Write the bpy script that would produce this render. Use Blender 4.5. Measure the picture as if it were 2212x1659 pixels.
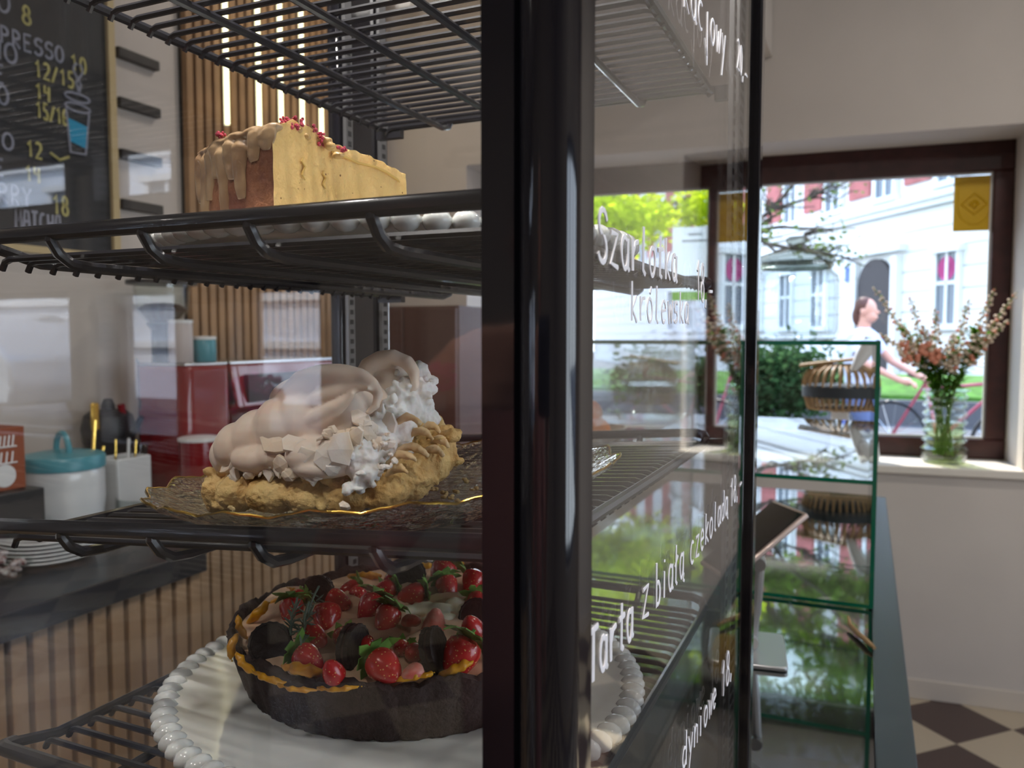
import bpy, math, random
from mathutils import Vector, Matrix, noise
for o in list(bpy.data.objects): bpy.data.objects.remove(o)
S = bpy.context.scene; COL = S.collection
CZ = 1.5                                    # lens height above the cafe floor
R_ = math.radians
# ---------------------------------------------------------------- camera
F = 1718.0
cam = bpy.data.cameras.new('camera'); co = bpy.data.objects.new('camera', cam); COL.objects.link(co)
co.location = (0, 0, CZ); co.rotation_euler = (R_(90-3.5), 0, R_(24))
cam.sensor_fit = 'HORIZONTAL'; cam.sensor_width = 36; cam.lens = 36*F/2212
cam.clip_start = .01; cam.clip_end = 200
cam.dof.use_dof = True; cam.dof.focus_distance = .46; cam.dof.aperture_fstop = cam.lens/2.3
S.camera = co
# ---------------------------------------------------------------- world, sun, exposure
S.view_settings.view_transform = 'Standard'; S.view_settings.look = 'None'
S.view_settings.gamma = 1; S.view_settings.use_curve_mapping = False
S.view_settings.exposure = 0.0
try:
    S.cycles.use_denoising = True; S.cycles.max_bounces = 8; S.cycles.transparent_max_bounces = 32
    S.cycles.use_adaptive_sampling = True; S.cycles.adaptive_threshold = .04
    S.cycles.diffuse_bounces = 3; S.cycles.glossy_bounces = 5; S.cycles.transmission_bounces = 4
    S.cycles.caustics_reflective = False; S.cycles.caustics_refractive = False
    S.cycles.sample_clamp_indirect = 6.0
except Exception: pass
w = bpy.data.worlds.new('sky'); S.world = w; w.use_nodes = True
nt = w.node_tree; bg = nt.nodes['Background']
tc = nt.nodes.new('ShaderNodeTexCoord'); sx = nt.nodes.new('ShaderNodeSeparateXYZ'); cr = nt.nodes.new('ShaderNodeValToRGB')
nt.links.new(tc.outputs['Generated'], sx.inputs[0]); nt.links.new(sx.outputs['Z'], cr.inputs[0]); nt.links.new(cr.outputs[0], bg.inputs[0])
cr.color_ramp.elements[0].color = (.80, .90, 1, 1); cr.color_ramp.elements[1].color = (.42, .62, 1, 1); cr.color_ramp.elements[1].position = .8
bg.inputs[1].default_value = 5.4
def add_light(name, kind, loc, rot, **k):
    L = bpy.data.lights.new(name, kind)
    for a, b in k.items(): setattr(L, a, b)
    o = bpy.data.objects.new(name, L); COL.objects.link(o); o.location = (loc[0], loc[1], loc[2]+CZ); o.rotation_euler = rot
    return o
add_light('sun', 'SUN', (0, 0, 20), (R_(-42), 0, R_(28)), energy=9.0, angle=R_(.6), color=(1, .95, .86))
# ---------------------------------------------------------------- helpers
class MB:
    def __init__(s): s.v = []; s.f = []; s.m = []
    def add(s, v, f, mi=0):
        n = len(s.v); s.v += [tuple(p) for p in v]; s.f += [tuple(i+n for i in q) for q in f]; s.m += [mi]*len(f); return s
    def box(s, x0, x1, y0, y1, z0, z1, mi=0, M=None):
        v = [Vector((x, y, z)) for z in (z0, z1) for y in (y0, y1) for x in (x0, x1)]
        if M: v = [M @ p for p in v]
        return s.add(v, [(0,2,3,1),(4,5,7,6),(0,1,5,4),(2,6,7,3),(0,4,6,2),(1,3,7,5)], mi)
    def tube(s, pts, r, n=8, mi=0, cap=True, flat=None):
        P = [Vector(p) for p in pts]; rr = r if isinstance(r, (list, tuple)) else [r]*len(P)
        t0 = (P[1]-P[0]).normalized(); a = Vector((0,0,1)) if abs(t0.z) < .9 else Vector((1,0,0))
        u = t0.cross(a).normalized(); V = []; 
        for i, p in enumerate(P):
            t = ((P[min(i+1, len(P)-1)]-p).normalized()+(p-P[max(i-1, 0)]).normalized())
            t = t.normalized() if t.length > 1e-6 else t0
            u = (u-t*u.dot(t)); u = u.normalized() if u.length > 1e-6 else t.orthogonal().normalized()
            w_ = t.cross(u)
            for k in range(n):
                an = 2*math.pi*k/n; q = u*math.cos(an)+w_*math.sin(an)
                d = q*rr[i]
                if flat: d = Vector((d.x*flat[0], d.y*flat[1], d.z*flat[2]))
                V.append(p+d)
        f = [(i*n+k, i*n+(k+1) % n, (i+1)*n+(k+1) % n, (i+1)*n+k) for i in range(len(P)-1) for k in range(n)]
        if cap: f += [tuple(range(n))[::-1], tuple((len(P)-1)*n+k for k in range(n))]
        return s.add(V, f, mi)
    def lathe(s, prof, n=32, c=(0,0,0), mi=0, fn=None, M=None):
        V = []
        for j, (r, z) in enumerate(prof):
            for k in range(n):
                a = 2*math.pi*k/n; rr, zz = (fn(r, z, a, j) if fn else (r, z))
                p = Vector((rr*math.cos(a), rr*math.sin(a), zz))
                if M: p = M @ p
                V.append(p+Vector(c))
        f = [(j*n+k, j*n+(k+1) % n, (j+1)*n+(k+1) % n, (j+1)*n+k) for j in range(len(prof)-1) for k in range(n)]
        if prof[0][0] > 1e-6: f.append(tuple(range(n))[::-1])
        if prof[-1][0] > 1e-6: f.append(tuple((len(prof)-1)*n+k for k in range(n)))
        return s.add(V, f, mi)
    def ell(s, c, r, n=12, m=8, M=None, mi=0):
        if not isinstance(r, (list, tuple)): r = (r, r, r)
        V = []; c = Vector(c)
        for j in range(m+1):
            th = math.pi*j/m
            for k in range(n):
                a = 2*math.pi*k/n
                p = Vector((r[0]*math.sin(th)*math.cos(a), r[1]*math.sin(th)*math.sin(a), r[2]*math.cos(th)))
                if M: p = M @ p
                V.append(c+p)
        return s.add(V, [(j*n+k, (j+1)*n+k, (j+1)*n+(k+1) % n, j*n+(k+1) % n) for j in range(m) for k in range(n)], mi)
    def prism(s, poly, z0, z1, mi=0, axis='z'):
        n = len(poly)
        f3 = {'z': lambda p, z: (p[0], p[1], z), 'y': lambda p, z: (p[0], z, p[1]), 'x': lambda p, z: (z, p[0], p[1])}[axis]
        v = [f3(p, z0) for p in poly]+[f3(p, z1) for p in poly]
        return s.add(v, [tuple(range(n))[::-1], tuple(range(n, 2*n))]+[(i, (i+1) % n, n+(i+1) % n, n+i) for i in range(n)], mi)
def obj(name, mb, mats, parent=None, loc=(0,0,0), rot=(0,0,0), smooth=True, sharp=35, bevel=0, mods=None, **tags):
    me = bpy.data.meshes.new(name); me.from_pydata(mb.v, [], mb.f); 
    if not isinstance(mats, (list, tuple)): mats = [mats]
    for m in mats: me.materials.append(m)
    if len(mats) > 1: me.polygons.foreach_set('material_index', mb.m)
    me.validate(); me.update()
    if smooth:
        me.shade_smooth(); me.set_sharp_from_angle(angle=R_(sharp))
    o = bpy.data.objects.new(name, me); COL.objects.link(o); place(o, parent, loc, rot)
    if bevel:
        b = o.modifiers.new('bevel', 'BEVEL'); b.width = bevel; b.segments = 2; b.limit_method = 'ANGLE'; b.harden_normals = False
    if mods: mods(o)
    for k, v in tags.items(): o[k] = v
    return o
def place(o, parent, loc, rot):
    o.rotation_euler = rot
    if parent is None: o.location = (loc[0], loc[1], loc[2]+CZ)
    else: o.parent = parent; o.location = loc
def thing(name, loc, rot=(0,0,0), **tags):
    o = bpy.data.objects.new(name, None); o.empty_display_size = .05; COL.objects.link(o); place(o, None, loc, rot)
    for k, v in tags.items(): o[k] = v
    return o
def W(name, mb, mats, root, **k):            # part authored in cafe coordinates (lens at the origin) under a thing
    l = root.location; M = (Matrix.Translation((l[0], l[1], l[2]-CZ)) @ root.rotation_euler.to_matrix().to_4x4()).inverted()
    mb.v = [tuple(M @ Vector(p)) for p in mb.v]
    return obj(name, mb, mats, root, **k)
def dup(root, loc, rot=None, **tags):
    r = root.copy(); COL.objects.link(r); r.location = (loc[0], loc[1], loc[2]+CZ)
    if rot is not None: r.rotation_euler = rot
    for ch in list(root.children):
        c = ch.copy(); COL.objects.link(c); c.parent = r
        for g in ch.children:
            d = g.copy(); COL.objects.link(d); d.parent = c
    for k, v in tags.items(): r[k] = v
    return r
def remesh(vox, it=2, disp=None):
    def f(o):
        m = o.modifiers.new('remesh', 'REMESH'); m.mode = 'VOXEL'; m.voxel_size = vox; m.use_smooth_shade = True
        if it: sm = o.modifiers.new('smooth', 'SMOOTH'); sm.factor = .6; sm.iterations = it
        for (kind, size, st, depth) in (disp or []):
            t = bpy.data.textures.new('bump', kind); t.noise_scale = size
            if kind == 'CLOUDS': t.noise_depth = depth
            d = o.modifiers.new('disp', 'DISPLACE'); d.texture = t; d.strength = st; d.mid_level = .5; d.texture_coords = 'LOCAL'
    return f
# camera-frame maths: a pixel of the 2212x1659 photograph met with a plane of the place
ya, pi_ = R_(24), R_(3.5)
FW = Vector((-math.sin(ya)*math.cos(pi_), math.cos(ya)*math.cos(pi_), -math.sin(pi_)))
RT = Vector((math.cos(ya), math.sin(ya), 0)); UP = RT.cross(FW)
def ray(x, y): return FW+RT*((x-1106)/F)+UP*((829.5-y)/F)
def onX(x, y, v): r = ray(x, y); return r*(v/r.x)
def onY(x, y, v): r = ray(x, y); return r*(v/r.y)
def onZ(x, y, v): r = ray(x, y); return r*(v/r.z)
def at(x, y, d): return ray(x, y)*d
# ---------------------------------------------------------------- materials
def mat(name, col, rough=.6, metal=0, emit=None, es=0, bump=0, bscale=50, var=0, vscale=8, coat=0, trans=0, ior=1.45, spec=.5, col2=None, sss=0, alpha=1):
    m = bpy.data.materials.new(name); m.use_nodes = True; n = m.node_tree.nodes; l = m.node_tree.links; b = n['Principled BSDF']
    b.inputs['Base Color'].default_value = (*col, 1); b.inputs['Roughness'].default_value = rough; b.inputs['Metallic'].default_value = metal
    b.inputs['IOR'].default_value = ior; b.inputs['Specular IOR Level'].default_value = spec
    if coat: b.inputs['Coat Weight'].default_value = coat; b.inputs['Coat Roughness'].default_value = .05
    if trans: b.inputs['Transmission Weight'].default_value = trans
    if sss: b.inputs['Subsurface Weight'].default_value = sss; b.inputs['Subsurface Radius'].default_value = (.01, .006, .004); b.inputs['Subsurface Scale'].default_value = .5
    if emit: b.inputs['Emission Color'].default_value = (*emit, 1); b.inputs['Emission Strength'].default_value = es
    if bump or var or col2:
        t = n.new('ShaderNodeTexCoord')
    if var or col2:
        ns = n.new('ShaderNodeTexNoise'); ns.inputs['Scale'].default_value = vscale; ns.inputs['Detail'].default_value = 5
        l.new(t.outputs['Object'], ns.inputs['Vector'])
        r = n.new('ShaderNodeValToRGB'); r.color_ramp.elements[0].position = .38; r.color_ramp.elements[1].position = .62
        c2 = col2 or tuple(c*(1-var) for c in col)
        r.color_ramp.elements[0].color = (*c2, 1); r.color_ramp.elements[1].color = (*col, 1)
        l.new(ns.outputs['Fac'], r.inputs[0]); l.new(r.outputs[0], b.inputs['Base Color'])
    if bump:
        nb = n.new('ShaderNodeTexNoise'); nb.inputs['Scale'].default_value = bscale; nb.inputs['Detail'].default_value = 6
        l.new(t.outputs['Object'], nb.inputs['Vector']); bp = n.new('ShaderNodeBump'); bp.inputs['Strength'].default_value = bump; bp.inputs['Distance'].default_value = .002
        l.new(nb.outputs['Fac'], bp.inputs['Height']); l.new(bp.outputs[0], b.inputs['Normal'])
    return m
def thin_glass(name, f0=.04, tint=(1,1,1), wavy=0, ws=100):
    m = bpy.data.materials.new(name); m.use_nodes = True; n = m.node_tree.nodes; l = m.node_tree.links; n.clear()
    out = n.new('ShaderNodeOutputMaterial'); mx = n.new('ShaderNodeMixShader'); tr = n.new('ShaderNodeBsdfTransparent'); gl = n.new('ShaderNodeBsdfGlossy')
    tr.inputs[0].default_value = (*tint, 1); gl.inputs['Roughness'].default_value = 0.0
    g = n.new('ShaderNodeNewGeometry'); d = n.new('ShaderNodeVectorMath'); d.operation = 'DOT_PRODUCT'
    l.new(g.outputs['Normal'], d.inputs[0]); l.new(g.outputs['Incoming'], d.inputs[1])
    ab = n.new('ShaderNodeMath'); ab.operation = 'ABSOLUTE'; l.new(d.outputs['Value'], ab.inputs[0])
    om = n.new('ShaderNodeMath'); om.operation = 'SUBTRACT'; om.inputs[0].default_value = 1; l.new(ab.outputs[0], om.inputs[1])
    pw = n.new('ShaderNodeMath'); pw.operation = 'POWER'; pw.inputs[1].default_value = 5; l.new(om.outputs[0], pw.inputs[0])
    ml = n.new('ShaderNodeMath'); ml.operation = 'MULTIPLY_ADD'; ml.inputs[1].default_value = 1-f0; ml.inputs[2].default_value = f0; l.new(pw.outputs[0], ml.inputs[0])
    if wavy:
        t = n.new('ShaderNodeTexCoord'); nb = n.new('ShaderNodeTexNoise'); nb.inputs['Scale'].default_value = ws; bp = n.new('ShaderNodeBump'); bp.inputs['Strength'].default_value = wavy; bp.inputs['Distance'].default_value = .004
        l.new(t.outputs['Object'], nb.inputs['Vector']); l.new(nb.outputs['Fac'], bp.inputs['Height']); l.new(bp.outputs[0], gl.inputs['Normal']); l.new(bp.outputs[0], d.inputs[0])
    l.new(ml.outputs[0], mx.inputs[0]); l.new(tr.outputs[0], mx.inputs[1]); l.new(gl.outputs[0], mx.inputs[2]); l.new(mx.outputs[0], out.inputs[0])
    return m
M = {}
M['case_glass'] = thin_glass('case_glass', .050); M['window_glass'] = thin_glass('window_glass', .03); M['clear_glass'] = thin_glass('clear_glass', .05, (.97, .99, .98))
M['green_edge'] = mat('green_edge', (.004, .10, .055), .08, coat=.6)
M['black_gloss'] = mat('black_gloss', (.008, .008, .012), .07, coat=.5)
M['black_wire'] = mat('black_wire', (.012, .012, .016), .28, coat=.3)
M['black_matte'] = mat('black_matte', (.02, .028, .03), .5)
M['plaster'] = mat('plaster', (.60, .535, .48), .9, bump=.15, bscale=60, var=.04, vscale=3)
M['ceiling'] = mat('ceiling', (.64, .58, .53), .9)
M['tile_skirting'] = mat('tile_skirting', (.62, .54, .46), .35)
M['mahogany'] = mat('mahogany', (.055, .016, .014), .35, var=.3, vscale=20)
M['sill'] = mat('sill', (.72, .66, .58), .35)
M['white'] = mat('white', (.75, .75, .74), .3); M['ceramic'] = mat('ceramic', (.72, .74, .74), .12, coat=.3)
M['slat'] = mat('slat_wood', (.42, .235, .105), .55, var=.25, vscale=6); M['slat_low'] = mat('slat_low', (.40, .26, .15), .5, var=.2, vscale=6)
M['felt'] = mat('felt', (.015, .012, .01), .95)
M['led'] = mat('led', (1, 1, .8), .5, emit=(1, .93, .55), es=3.2)
M['steel'] = mat('steel', (.6, .6, .6), .22, 1); M['chrome'] = mat('chrome', (.75, .75, .75), .08, 1); M['gold'] = mat('gold', (.85, .55, .12), .2, 1)
M['alu'] = mat('alu', (.55, .55, .56), .35, .9)
M['red'] = mat('red_enamel', (.22, .008, .012), .18, coat=.6); M['black_plastic'] = mat('black_plastic', (.02, .02, .022), .4)
M['chalk_board'] = mat('chalk_board', (.016, .018, .022), .7); M['pine'] = mat('pine', (.55, .42, .22), .6)
M['chalk_white'] = mat('chalk_white', (.30, .31, .38), .95); M['chalk_yellow'] = mat('chalk_yellow', (.50, .45, .17), .95); M['chalk_blue'] = mat('chalk_blue', (.03, .30, .50), .95)
M['marker'] = mat('marker', (.93, .91, .96), .8)
M['teal'] = mat('teal', (.08, .30, .36), .3); M['orange_card'] = mat('orange_card', (.28, .065, .02), .6)
M['leaf'] = mat('leaf', (.28, .50, .03), .6, trans=0, var=.4, vscale=3); M['leaf_dark'] = mat('leaf_dark', (.04, .10, .03), .6, var=.4, vscale=3)
M['bark'] = mat('bark', (.06, .045, .035), .9)
M['rattan'] = mat('rattan', (.40, .25, .12), .6, var=.3, vscale=30)
M['skin'] = mat('skin', (.62, .32, .24), .5, sss=.1)
def leaf_mat(name, col, tl=.5):
    m = bpy.data.materials.new(name); m.use_nodes = True; n = m.node_tree.nodes; l = m.node_tree.links; n.clear()
    out = n.new('ShaderNodeOutputMaterial'); mx = n.new('ShaderNodeMixShader'); mx.inputs[0].default_value = tl
    a = n.new('ShaderNodeBsdfDiffuse'); b = n.new('ShaderNodeBsdfTranslucent'); a.inputs[0].default_value = (*[c*.6 for c in col], 1); b.inputs[0].default_value = (*col, 1)
    l.new(a.outputs[0], mx.inputs[1]); l.new(b.outputs[0], mx.inputs[2]); l.new(mx.outputs[0], out.inputs[0]); return m
M['tree_leaf'] = leaf_mat('tree_leaf', (.80, .95, .03), .65)
# ---------------------------------------------------------------- handwriting strokes (unit: x-height 1 for small letters, caps/ascenders 1.5)
def arc(cx, cy, rx, ry, a0, a1, n=10): return [(cx+rx*math.cos(R_(a0+(a1-a0)*i/n)), cy+ry*math.sin(R_(a0+(a1-a0)*i/n))) for i in range(n+1)]
O_ = arc(.4, .5, .34, .5, 80, 440, 14); A_ = [arc(.38, .5, .32, .5, 60, 360, 12), [(.72, 1), (.72, .1), (.85, 0)]]
G = {
 'o': [O_], 'a': A_, 'ą': A_+[[(.85, 0), (.72, -.2), (.95, -.3)]], 'ó': [O_, [(.4, 1.2), (.6, 1.5)]],
 'z': [[(.08, .95), (.7, 1), (.1, .04), (.75, .0)]], 's': [arc(.42, .74, .28, .25, 30, 270, 8)+arc(.38, .26, .3, .25, 90, -150, 8)],
 'r': [[(.15, 1), (.2, 0)], [(.2, .55), (.45, .95), (.75, 1)]], 'l': [[(.35, 1.6), (.3, .15), (.55, 0)]], 'ł': [[(.35, 1.6), (.3, .15), (.55, 0)], [(.1, .7), (.65, 1.1)]],
 't': [[(.4, 1.5), (.38, .1), (.6, 0)], [(.05, 1), (.75, 1.05)]], 'k': [[(.15, 1.55), (.15, 0)], [(.7, 1), (.2, .45), (.75, 0)]],
 'w': [[(.05, 1), (.25, 0), (.45, .8), (.65, 0), (.9, 1)]], 'i': [[(.35, 1), (.35, .0)], [(.35, 1.35), (.37, 1.45)]],
 'b': [[(.12, 1.6), (.14, 0)]+arc(.4, .42, .3, .42, 250, 480, 9)], 'c': [arc(.45, .5, .36, .5, 60, 300, 10)],
 'e': [[(.1, .5), (.7, .55)]+arc(.4, .5, .32, .5, 10, 310, 10)], 'd': [arc(.38, .45, .3, .45, 60, 330, 10), [(.7, 1.6), (.7, 0)]],
 'y': [[(.1, 1), (.4, .2)], [(.8, 1), (.15, -.8)]], 'n': [[(.15, 1), (.15, 0)], [(.15, .6), (.45, 1), (.7, .85), (.72, 0)]], 'j': [[(.5, 1), (.5, -.7), (.1, -.2), (.5, -1.0), (.52, -.6)]],
 'T': [[(.0, 1.5), (.85, 1.55)], [(.42, 1.5), (.4, 0)]], 'S': [arc(.45, 1.15, .34, .36, 20, 270, 9)+arc(.4, .4, .36, .4, 90, -160, 9)],
 'E': [[(.75, 1.5), (.12, 1.5), (.12, 0), (.75, 0)], [(.12, .78), (.6, .78)]], 'P': [[(.12, 0), (.12, 1.5)]+arc(.35, 1.13, .36, .37, 90, -90, 8)+[(.12, .76)]],
 'R': [[(.12, 0), (.12, 1.5)]+arc(.35, 1.13, .36, .37, 90, -90, 8)+[(.12, .76), (.75, 0)]], 'O': [arc(.42, .75, .38, .75, 90, 450, 14)],
 'I': [[(.4, 1.5), (.4, 0)]], 'N': [[(.1, 0), (.1, 1.5), (.75, 0), (.75, 1.5)]], 'A': [[(.02, 0), (.2, 1.5), (.65, 1.5), (.8, 0)], [(.1, .65), (.75, .65)]],
 'M': [[(.05, 0), (.1, 1.5), (.42, .5), (.75, 1.5), (.82, 0)]], 'C': [arc(.48, .75, .38, .75, 60, 300, 10)], 'H': [[(.1, 0), (.1, 1.5)], [(.75, 0), (.75, 1.5)], [(.1, .75), (.75, .75)]],
 'Y': [[(.05, 1.5), (.42, .8), (.8, 1.5)], [(.42, .8), (.4, 0)]], 'V': [[(.05, 1.5), (.4, 0), (.8, 1.5)]], 'F': [[(.75, 1.5), (.12, 1.5), (.12, 0)], [(.12, .78), (.6, .78)]], 'L': [[(.12, 1.5), (.12, 0), (.75, 0)]],
 '1': [[(.15, 1.1), (.45, 1.5), (.45, 0)]], '2': [arc(.4, 1.1, .32, .4, 150, -30, 8)+[(.08, 0), (.8, .05)]], '3': [arc(.38, 1.13, .3, .37, 130, -80, 8)+arc(.38, .38, .34, .38, 80, -140, 8)],
 '4': [[(.15, 1.5), (.1, .85), (.7, .85)], [(.68, 1.5), (.65, 0)]], '5': [[(.7, 1.5), (.2, 1.5), (.18, .85)]+arc(.38, .42, .36, .43, 110, -140, 9)], '6': [arc(.5, .8, .4, .7, 90, 180, 5)+arc(.42, .36, .33, .36, 170, 530, 12)],
 '8': [arc(.4, 1.12, .26, .36, 270, -90, 12)+arc(.4, .38, .33, .38, 90, 450, 12)], '0': [arc(.42, .75, .32, .75, 90, 450, 14)], '7': [[(.05, 1.5), (.75, 1.5), (.3, 0)]],
 '/': [[(.05, -.1), (.7, 1.5)]], ',': [[(.2, .1), (.1, -.25)]], '-': [[(.1, .5), (.8, .55)]], '.': [[(.2, 0), (.25, .05)]], ' ': []}
def write(mb, text, x, y0, z0, y1, z1, xh, r, slant=0, n=6, flat=(.35, 1, 1)):
    """strokes on the plane X = x from (y0, z0) to (y1, z1)"""
    L = len(text); dy = (y1-y0)/L; dz = (z1-z0)/L
    for i, ch in enumerate(text):
        for st in G.get(ch, []):
            pts = []
            for (a, b) in st:
                jit = .03*math.sin(7*i+5*a)
                pts.append((x, y0+dy*(i+a*.95)+slant*b*xh, z0+dz*(i+a)+(b+jit)*xh))
            mb.tube(pts, r, n, flat=flat)
    return mb
def write_part(name, root, m, text, x, y0, z0, y1, z1, xh, r, **k):
    b = write(MB(), text, x, y0, z0, y1, z1, xh, r, **k); l = root.matrix_world.translation if False else None
    return b
# ================================================================ the room
ST = dict(kind='structure')
FZ = -1.5; CE = 1.75
# floor: brown and cream chequered tiles laid on the diagonal
fm = bpy.data.materials.new('floor_tiles'); fm.use_nodes = True; n = fm.node_tree.nodes; l = fm.node_tree.links
t = n.new('ShaderNodeTexCoord'); mp = n.new('ShaderNodeMapping'); ck = n.new('ShaderNodeTexChecker')
mp.inputs['Rotation'].default_value = (0, 0, R_(45)); mp.inputs['Location'].default_value = (.02, .085, .5); ck.inputs['Scale'].default_value = 1/.292
ck.inputs['Color1'].default_value = (.075, .045, .038, 1); ck.inputs['Color2'].default_value = (.52, .43, .31, 1)
l.new(t.outputs['Object'], mp.inputs[0]); l.new(mp.outputs[0], ck.inputs[0]); l.new(ck.outputs[0], n['Principled BSDF'].inputs['Base Color']); n['Principled BSDF'].inputs['Roughness'].default_value = .3
obj('floor', MB().box(-7.2, 2.8, -3.8, 4.1, FZ-.12, FZ), fm, smooth=False, **ST)
obj('ceiling', MB().box(-7.2, 2.8, -3.8, 4.3, CE, CE+.15), M['ceiling'], smooth=False, **ST)
# window wall in its own frame: origin (0, 3.6), local x to the right, local y outwards
WA = math.atan(.087); WM = Matrix.Translation((0, 3.6, 0)) @ Matrix.Rotation(WA, 4, 'Z'); WI = WM.inverted()
def wobj(name, mb, mats, **k): return obj(name, mb, mats, loc=(0, 3.6, 0), rot=(0, 0, WA), **k)
def wpt(px, py, yl):                                     # pixel -> window-wall frame at depth yl
    r = WI.to_3x3() @ ray(px, py); o = WI @ Vector((0, 0, 0)); return o+r*((yl-o.y)/r.y)
OL, OR, OT, OB = -1.78, .575, .815, -.53
wl = MB(); T_ = .42
wl.box(-2.6, OL, 0, T_, FZ, CE); wl.box(OR, 3.0, 0, T_, FZ, CE); wl.box(OL, OR, 0, T_, OT, CE); wl.box(OL, OR, 0, T_, FZ, OB-.035)
wobj('wall_window', wl, M['plaster'], smooth=False, **ST)
wobj('trim_1', MB().box(OL-.02, OR+.03, -.03, .34, OB-.035, OB), M['sill'], bevel=.006, **ST)
wobj('baseboard_window', MB().box(-2.3, 2.9, -.012, 0, FZ, FZ+.082), M['tile_skirting'], bevel=.003, **ST)
obj('trim_2', MB().box(-1.25, -.392, .9, 3.56, 1.165, CE), M['plaster'], smooth=False, **ST)
fr = MB(); y0, y1 = .27, .34
fr.box(OL, OR, y0, y1, .69, OT); fr.box(OL, OR, y0, y1, OB, -.445); fr.box(.497, OR, y0, y1, -.445, .69); fr.box(-.667, -.562, y0, y1, -.445, .69); fr.box(OL, -1.72, y0, y1, -.445, .69)
win = thing('window_1', (0, 3.6, 0), (0, 0, WA), **ST)
obj('window_frame', fr, M['mahogany'], win, bevel=.006)
bead = MB()
for a, b in ((-1.72, -.667), (-.562, .497)):
    bead.box(a, b, y0+.02, y0+.03, .682, .692); bead.box(a, b, y0+.02, y0+.03, -.447, -.437); bead.box(a, a+.008, y0+.02, y0+.03, -.437, .682); bead.box(b-.008, b, y0+.02, y0+.03, -.437, .682)
obj('glazing_bead', bead, M['white'], win, smooth=False)
obj('pane', MB().box(-1.72, -.667, .300, .304, -.445, .69), M['window_glass'], win, smooth=False)
obj('pane', MB().box(-.562, .497, .300, .304, -.445, .69), M['window_glass'], win, smooth=False)
# yellow sticker on the right pane and notice on the left pane
a, b = wpt(2062, 382, .295), wpt(2148, 497, .295)
st = thing('window_sticker', tuple(WM @ Vector(((a.x+b.x)/2, .296, (a.z+b.z)/2)))[:3], (0, 0, WA), label='yellow square sticker with an embossed diamond in the top right corner of the window', category='sticker')
sw, sh = (b.x-a.x)/2, (a.z-b.z)/2
M['sticker'] = mat('sticker_yellow', (.66, .40, .004), .35, bump=.05); M['sticker2'] = mat('sticker_emboss', (.60, .35, .004), .3)
obj('sheet', MB().box(-sw, sw, 0, .002, -sh, sh), M['sticker'], st, smooth=False)
em = MB()
sp = [(sw*.8*math.cos(R_(x)), -sh*.05+sh*.72*math.sin(R_(x))) for x in range(-180, 1, 15)]; sp += [(sw*.8, sh*.72), (0, sh*.82), (-sw*.8, sh*.72), sp[0]]
em.tube([(x, 0, z) for x, z in sp], .0022, 6)
for k in (.62, .2): em.tube([(sw*k*c, 0, -sh*.02+sh*.62*k*s) for c, s in ((1, 0), (0, 1), (-1, 0), (0, -1), (1, 0))], .004 if k > .5 else .007, 6)
obj('embossed_shield', em, M['sticker2'], st)
a, b = wpt(1453, 492, .295), wpt(1549, 648, .295)
nt_ = thing('window_notice', tuple(WM @ Vector(((a.x+b.x)/2, .296, (a.z+b.z)/2)))[:3], (0, 0, WA), label='white notice with two grey lines and a green foot hanging in the left window pane', category='notice')
sw, sh = (b.x-a.x)/2, (a.z-b.z)/2
obj('sheet', MB().box(-sw, sw, 0, .002, -sh, sh), leaf_mat('notice_paper', (.85, .92, .96), .9), nt_, smooth=False)
obj('green_band', MB().box(-sw, sw, -.001, 0, -sh, -sh+.042), leaf_mat('notice_green', (.36, .70, .10), .9), nt_, smooth=False)
pg_ = mat('print_grey', (.25, .3, .3), .8)
for zc, x0, x1 in ((sh*.80, -.3, .35), (sh*.62, -.55, .6)):
    xx = x0*sw; tx = MB()
    while xx < x1*sw: tx.box(xx, xx+.007, -.001, 0, zc-.005, zc+.005); xx += .010
    obj('printed_line', tx, pg_, nt_, smooth=False)
# other walls
obj('wall_left', MB().box(-2.35, -2.2, .3, 3.45, FZ, CE), M['plaster'], smooth=False, **ST)
obj('wall_left_return', MB().box(-7.2, -2.35, .3, .42, FZ, CE), M['plaster'], smooth=False, **ST)
obj('wall_far_left', MB().box(-7.2, -7.0, -3.8, .3, FZ, CE), M['plaster'], smooth=False, **ST)
rw = MB().box(2.65, 2.8, -3.8, -.2, FZ, CE).box(2.65, 2.8, 2.3, 4.2, FZ, CE).box(2.65, 2.8, -.2, 2.3, .75, CE).box(2.65, 2.8, -.2, 2.3, FZ, -.9)
obj('wall_right', rw, M['plaster'], smooth=False, **ST)
r = thing('window_5', (2.7, 1, 0), **ST); f = MB()
for y0_, y1_ in ((-.2, -.13), (.40, .50), (1.15, 1.22), (1.75, 1.85), (2.23, 2.3)): f.box(2.70, 2.76, y0_, y1_, -.9, .75)
f.box(2.70, 2.76, -.2, 2.3, .68, .75); f.box(2.70, 2.76, -.2, 2.3, -.9, -.83)
W('window_frame', f, M['mahogany'], r, smooth=False); W('pane', MB().box(2.728, 2.732, -.13, 2.23, -.83, .68), M['window_glass'], r, smooth=False)
bw = MB(); wins = [(-6.55, -5.22), (-4.93, -4.2), (-3.72, -3.02)]
xs = [-7.0]+[q for p in wins for q in p]+[2.65]
for i in range(0, len(xs), 2): bw.box(xs[i], xs[i+1], -3.7, -3.4, FZ, CE)
for a, b in wins: bw.box(a, b, -3.7, -3.4, FZ, -.75); bw.box(a, b, -3.7, -3.4, .33, .93); bw.box(a, b, -3.7, -3.4, 1.32, CE)
bw.box(wins[2][0], wins[2][1], -3.7, -3.4, .93, 1.32)
obj('wall_street', bw, M['plaster'], smooth=False, **ST)
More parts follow.
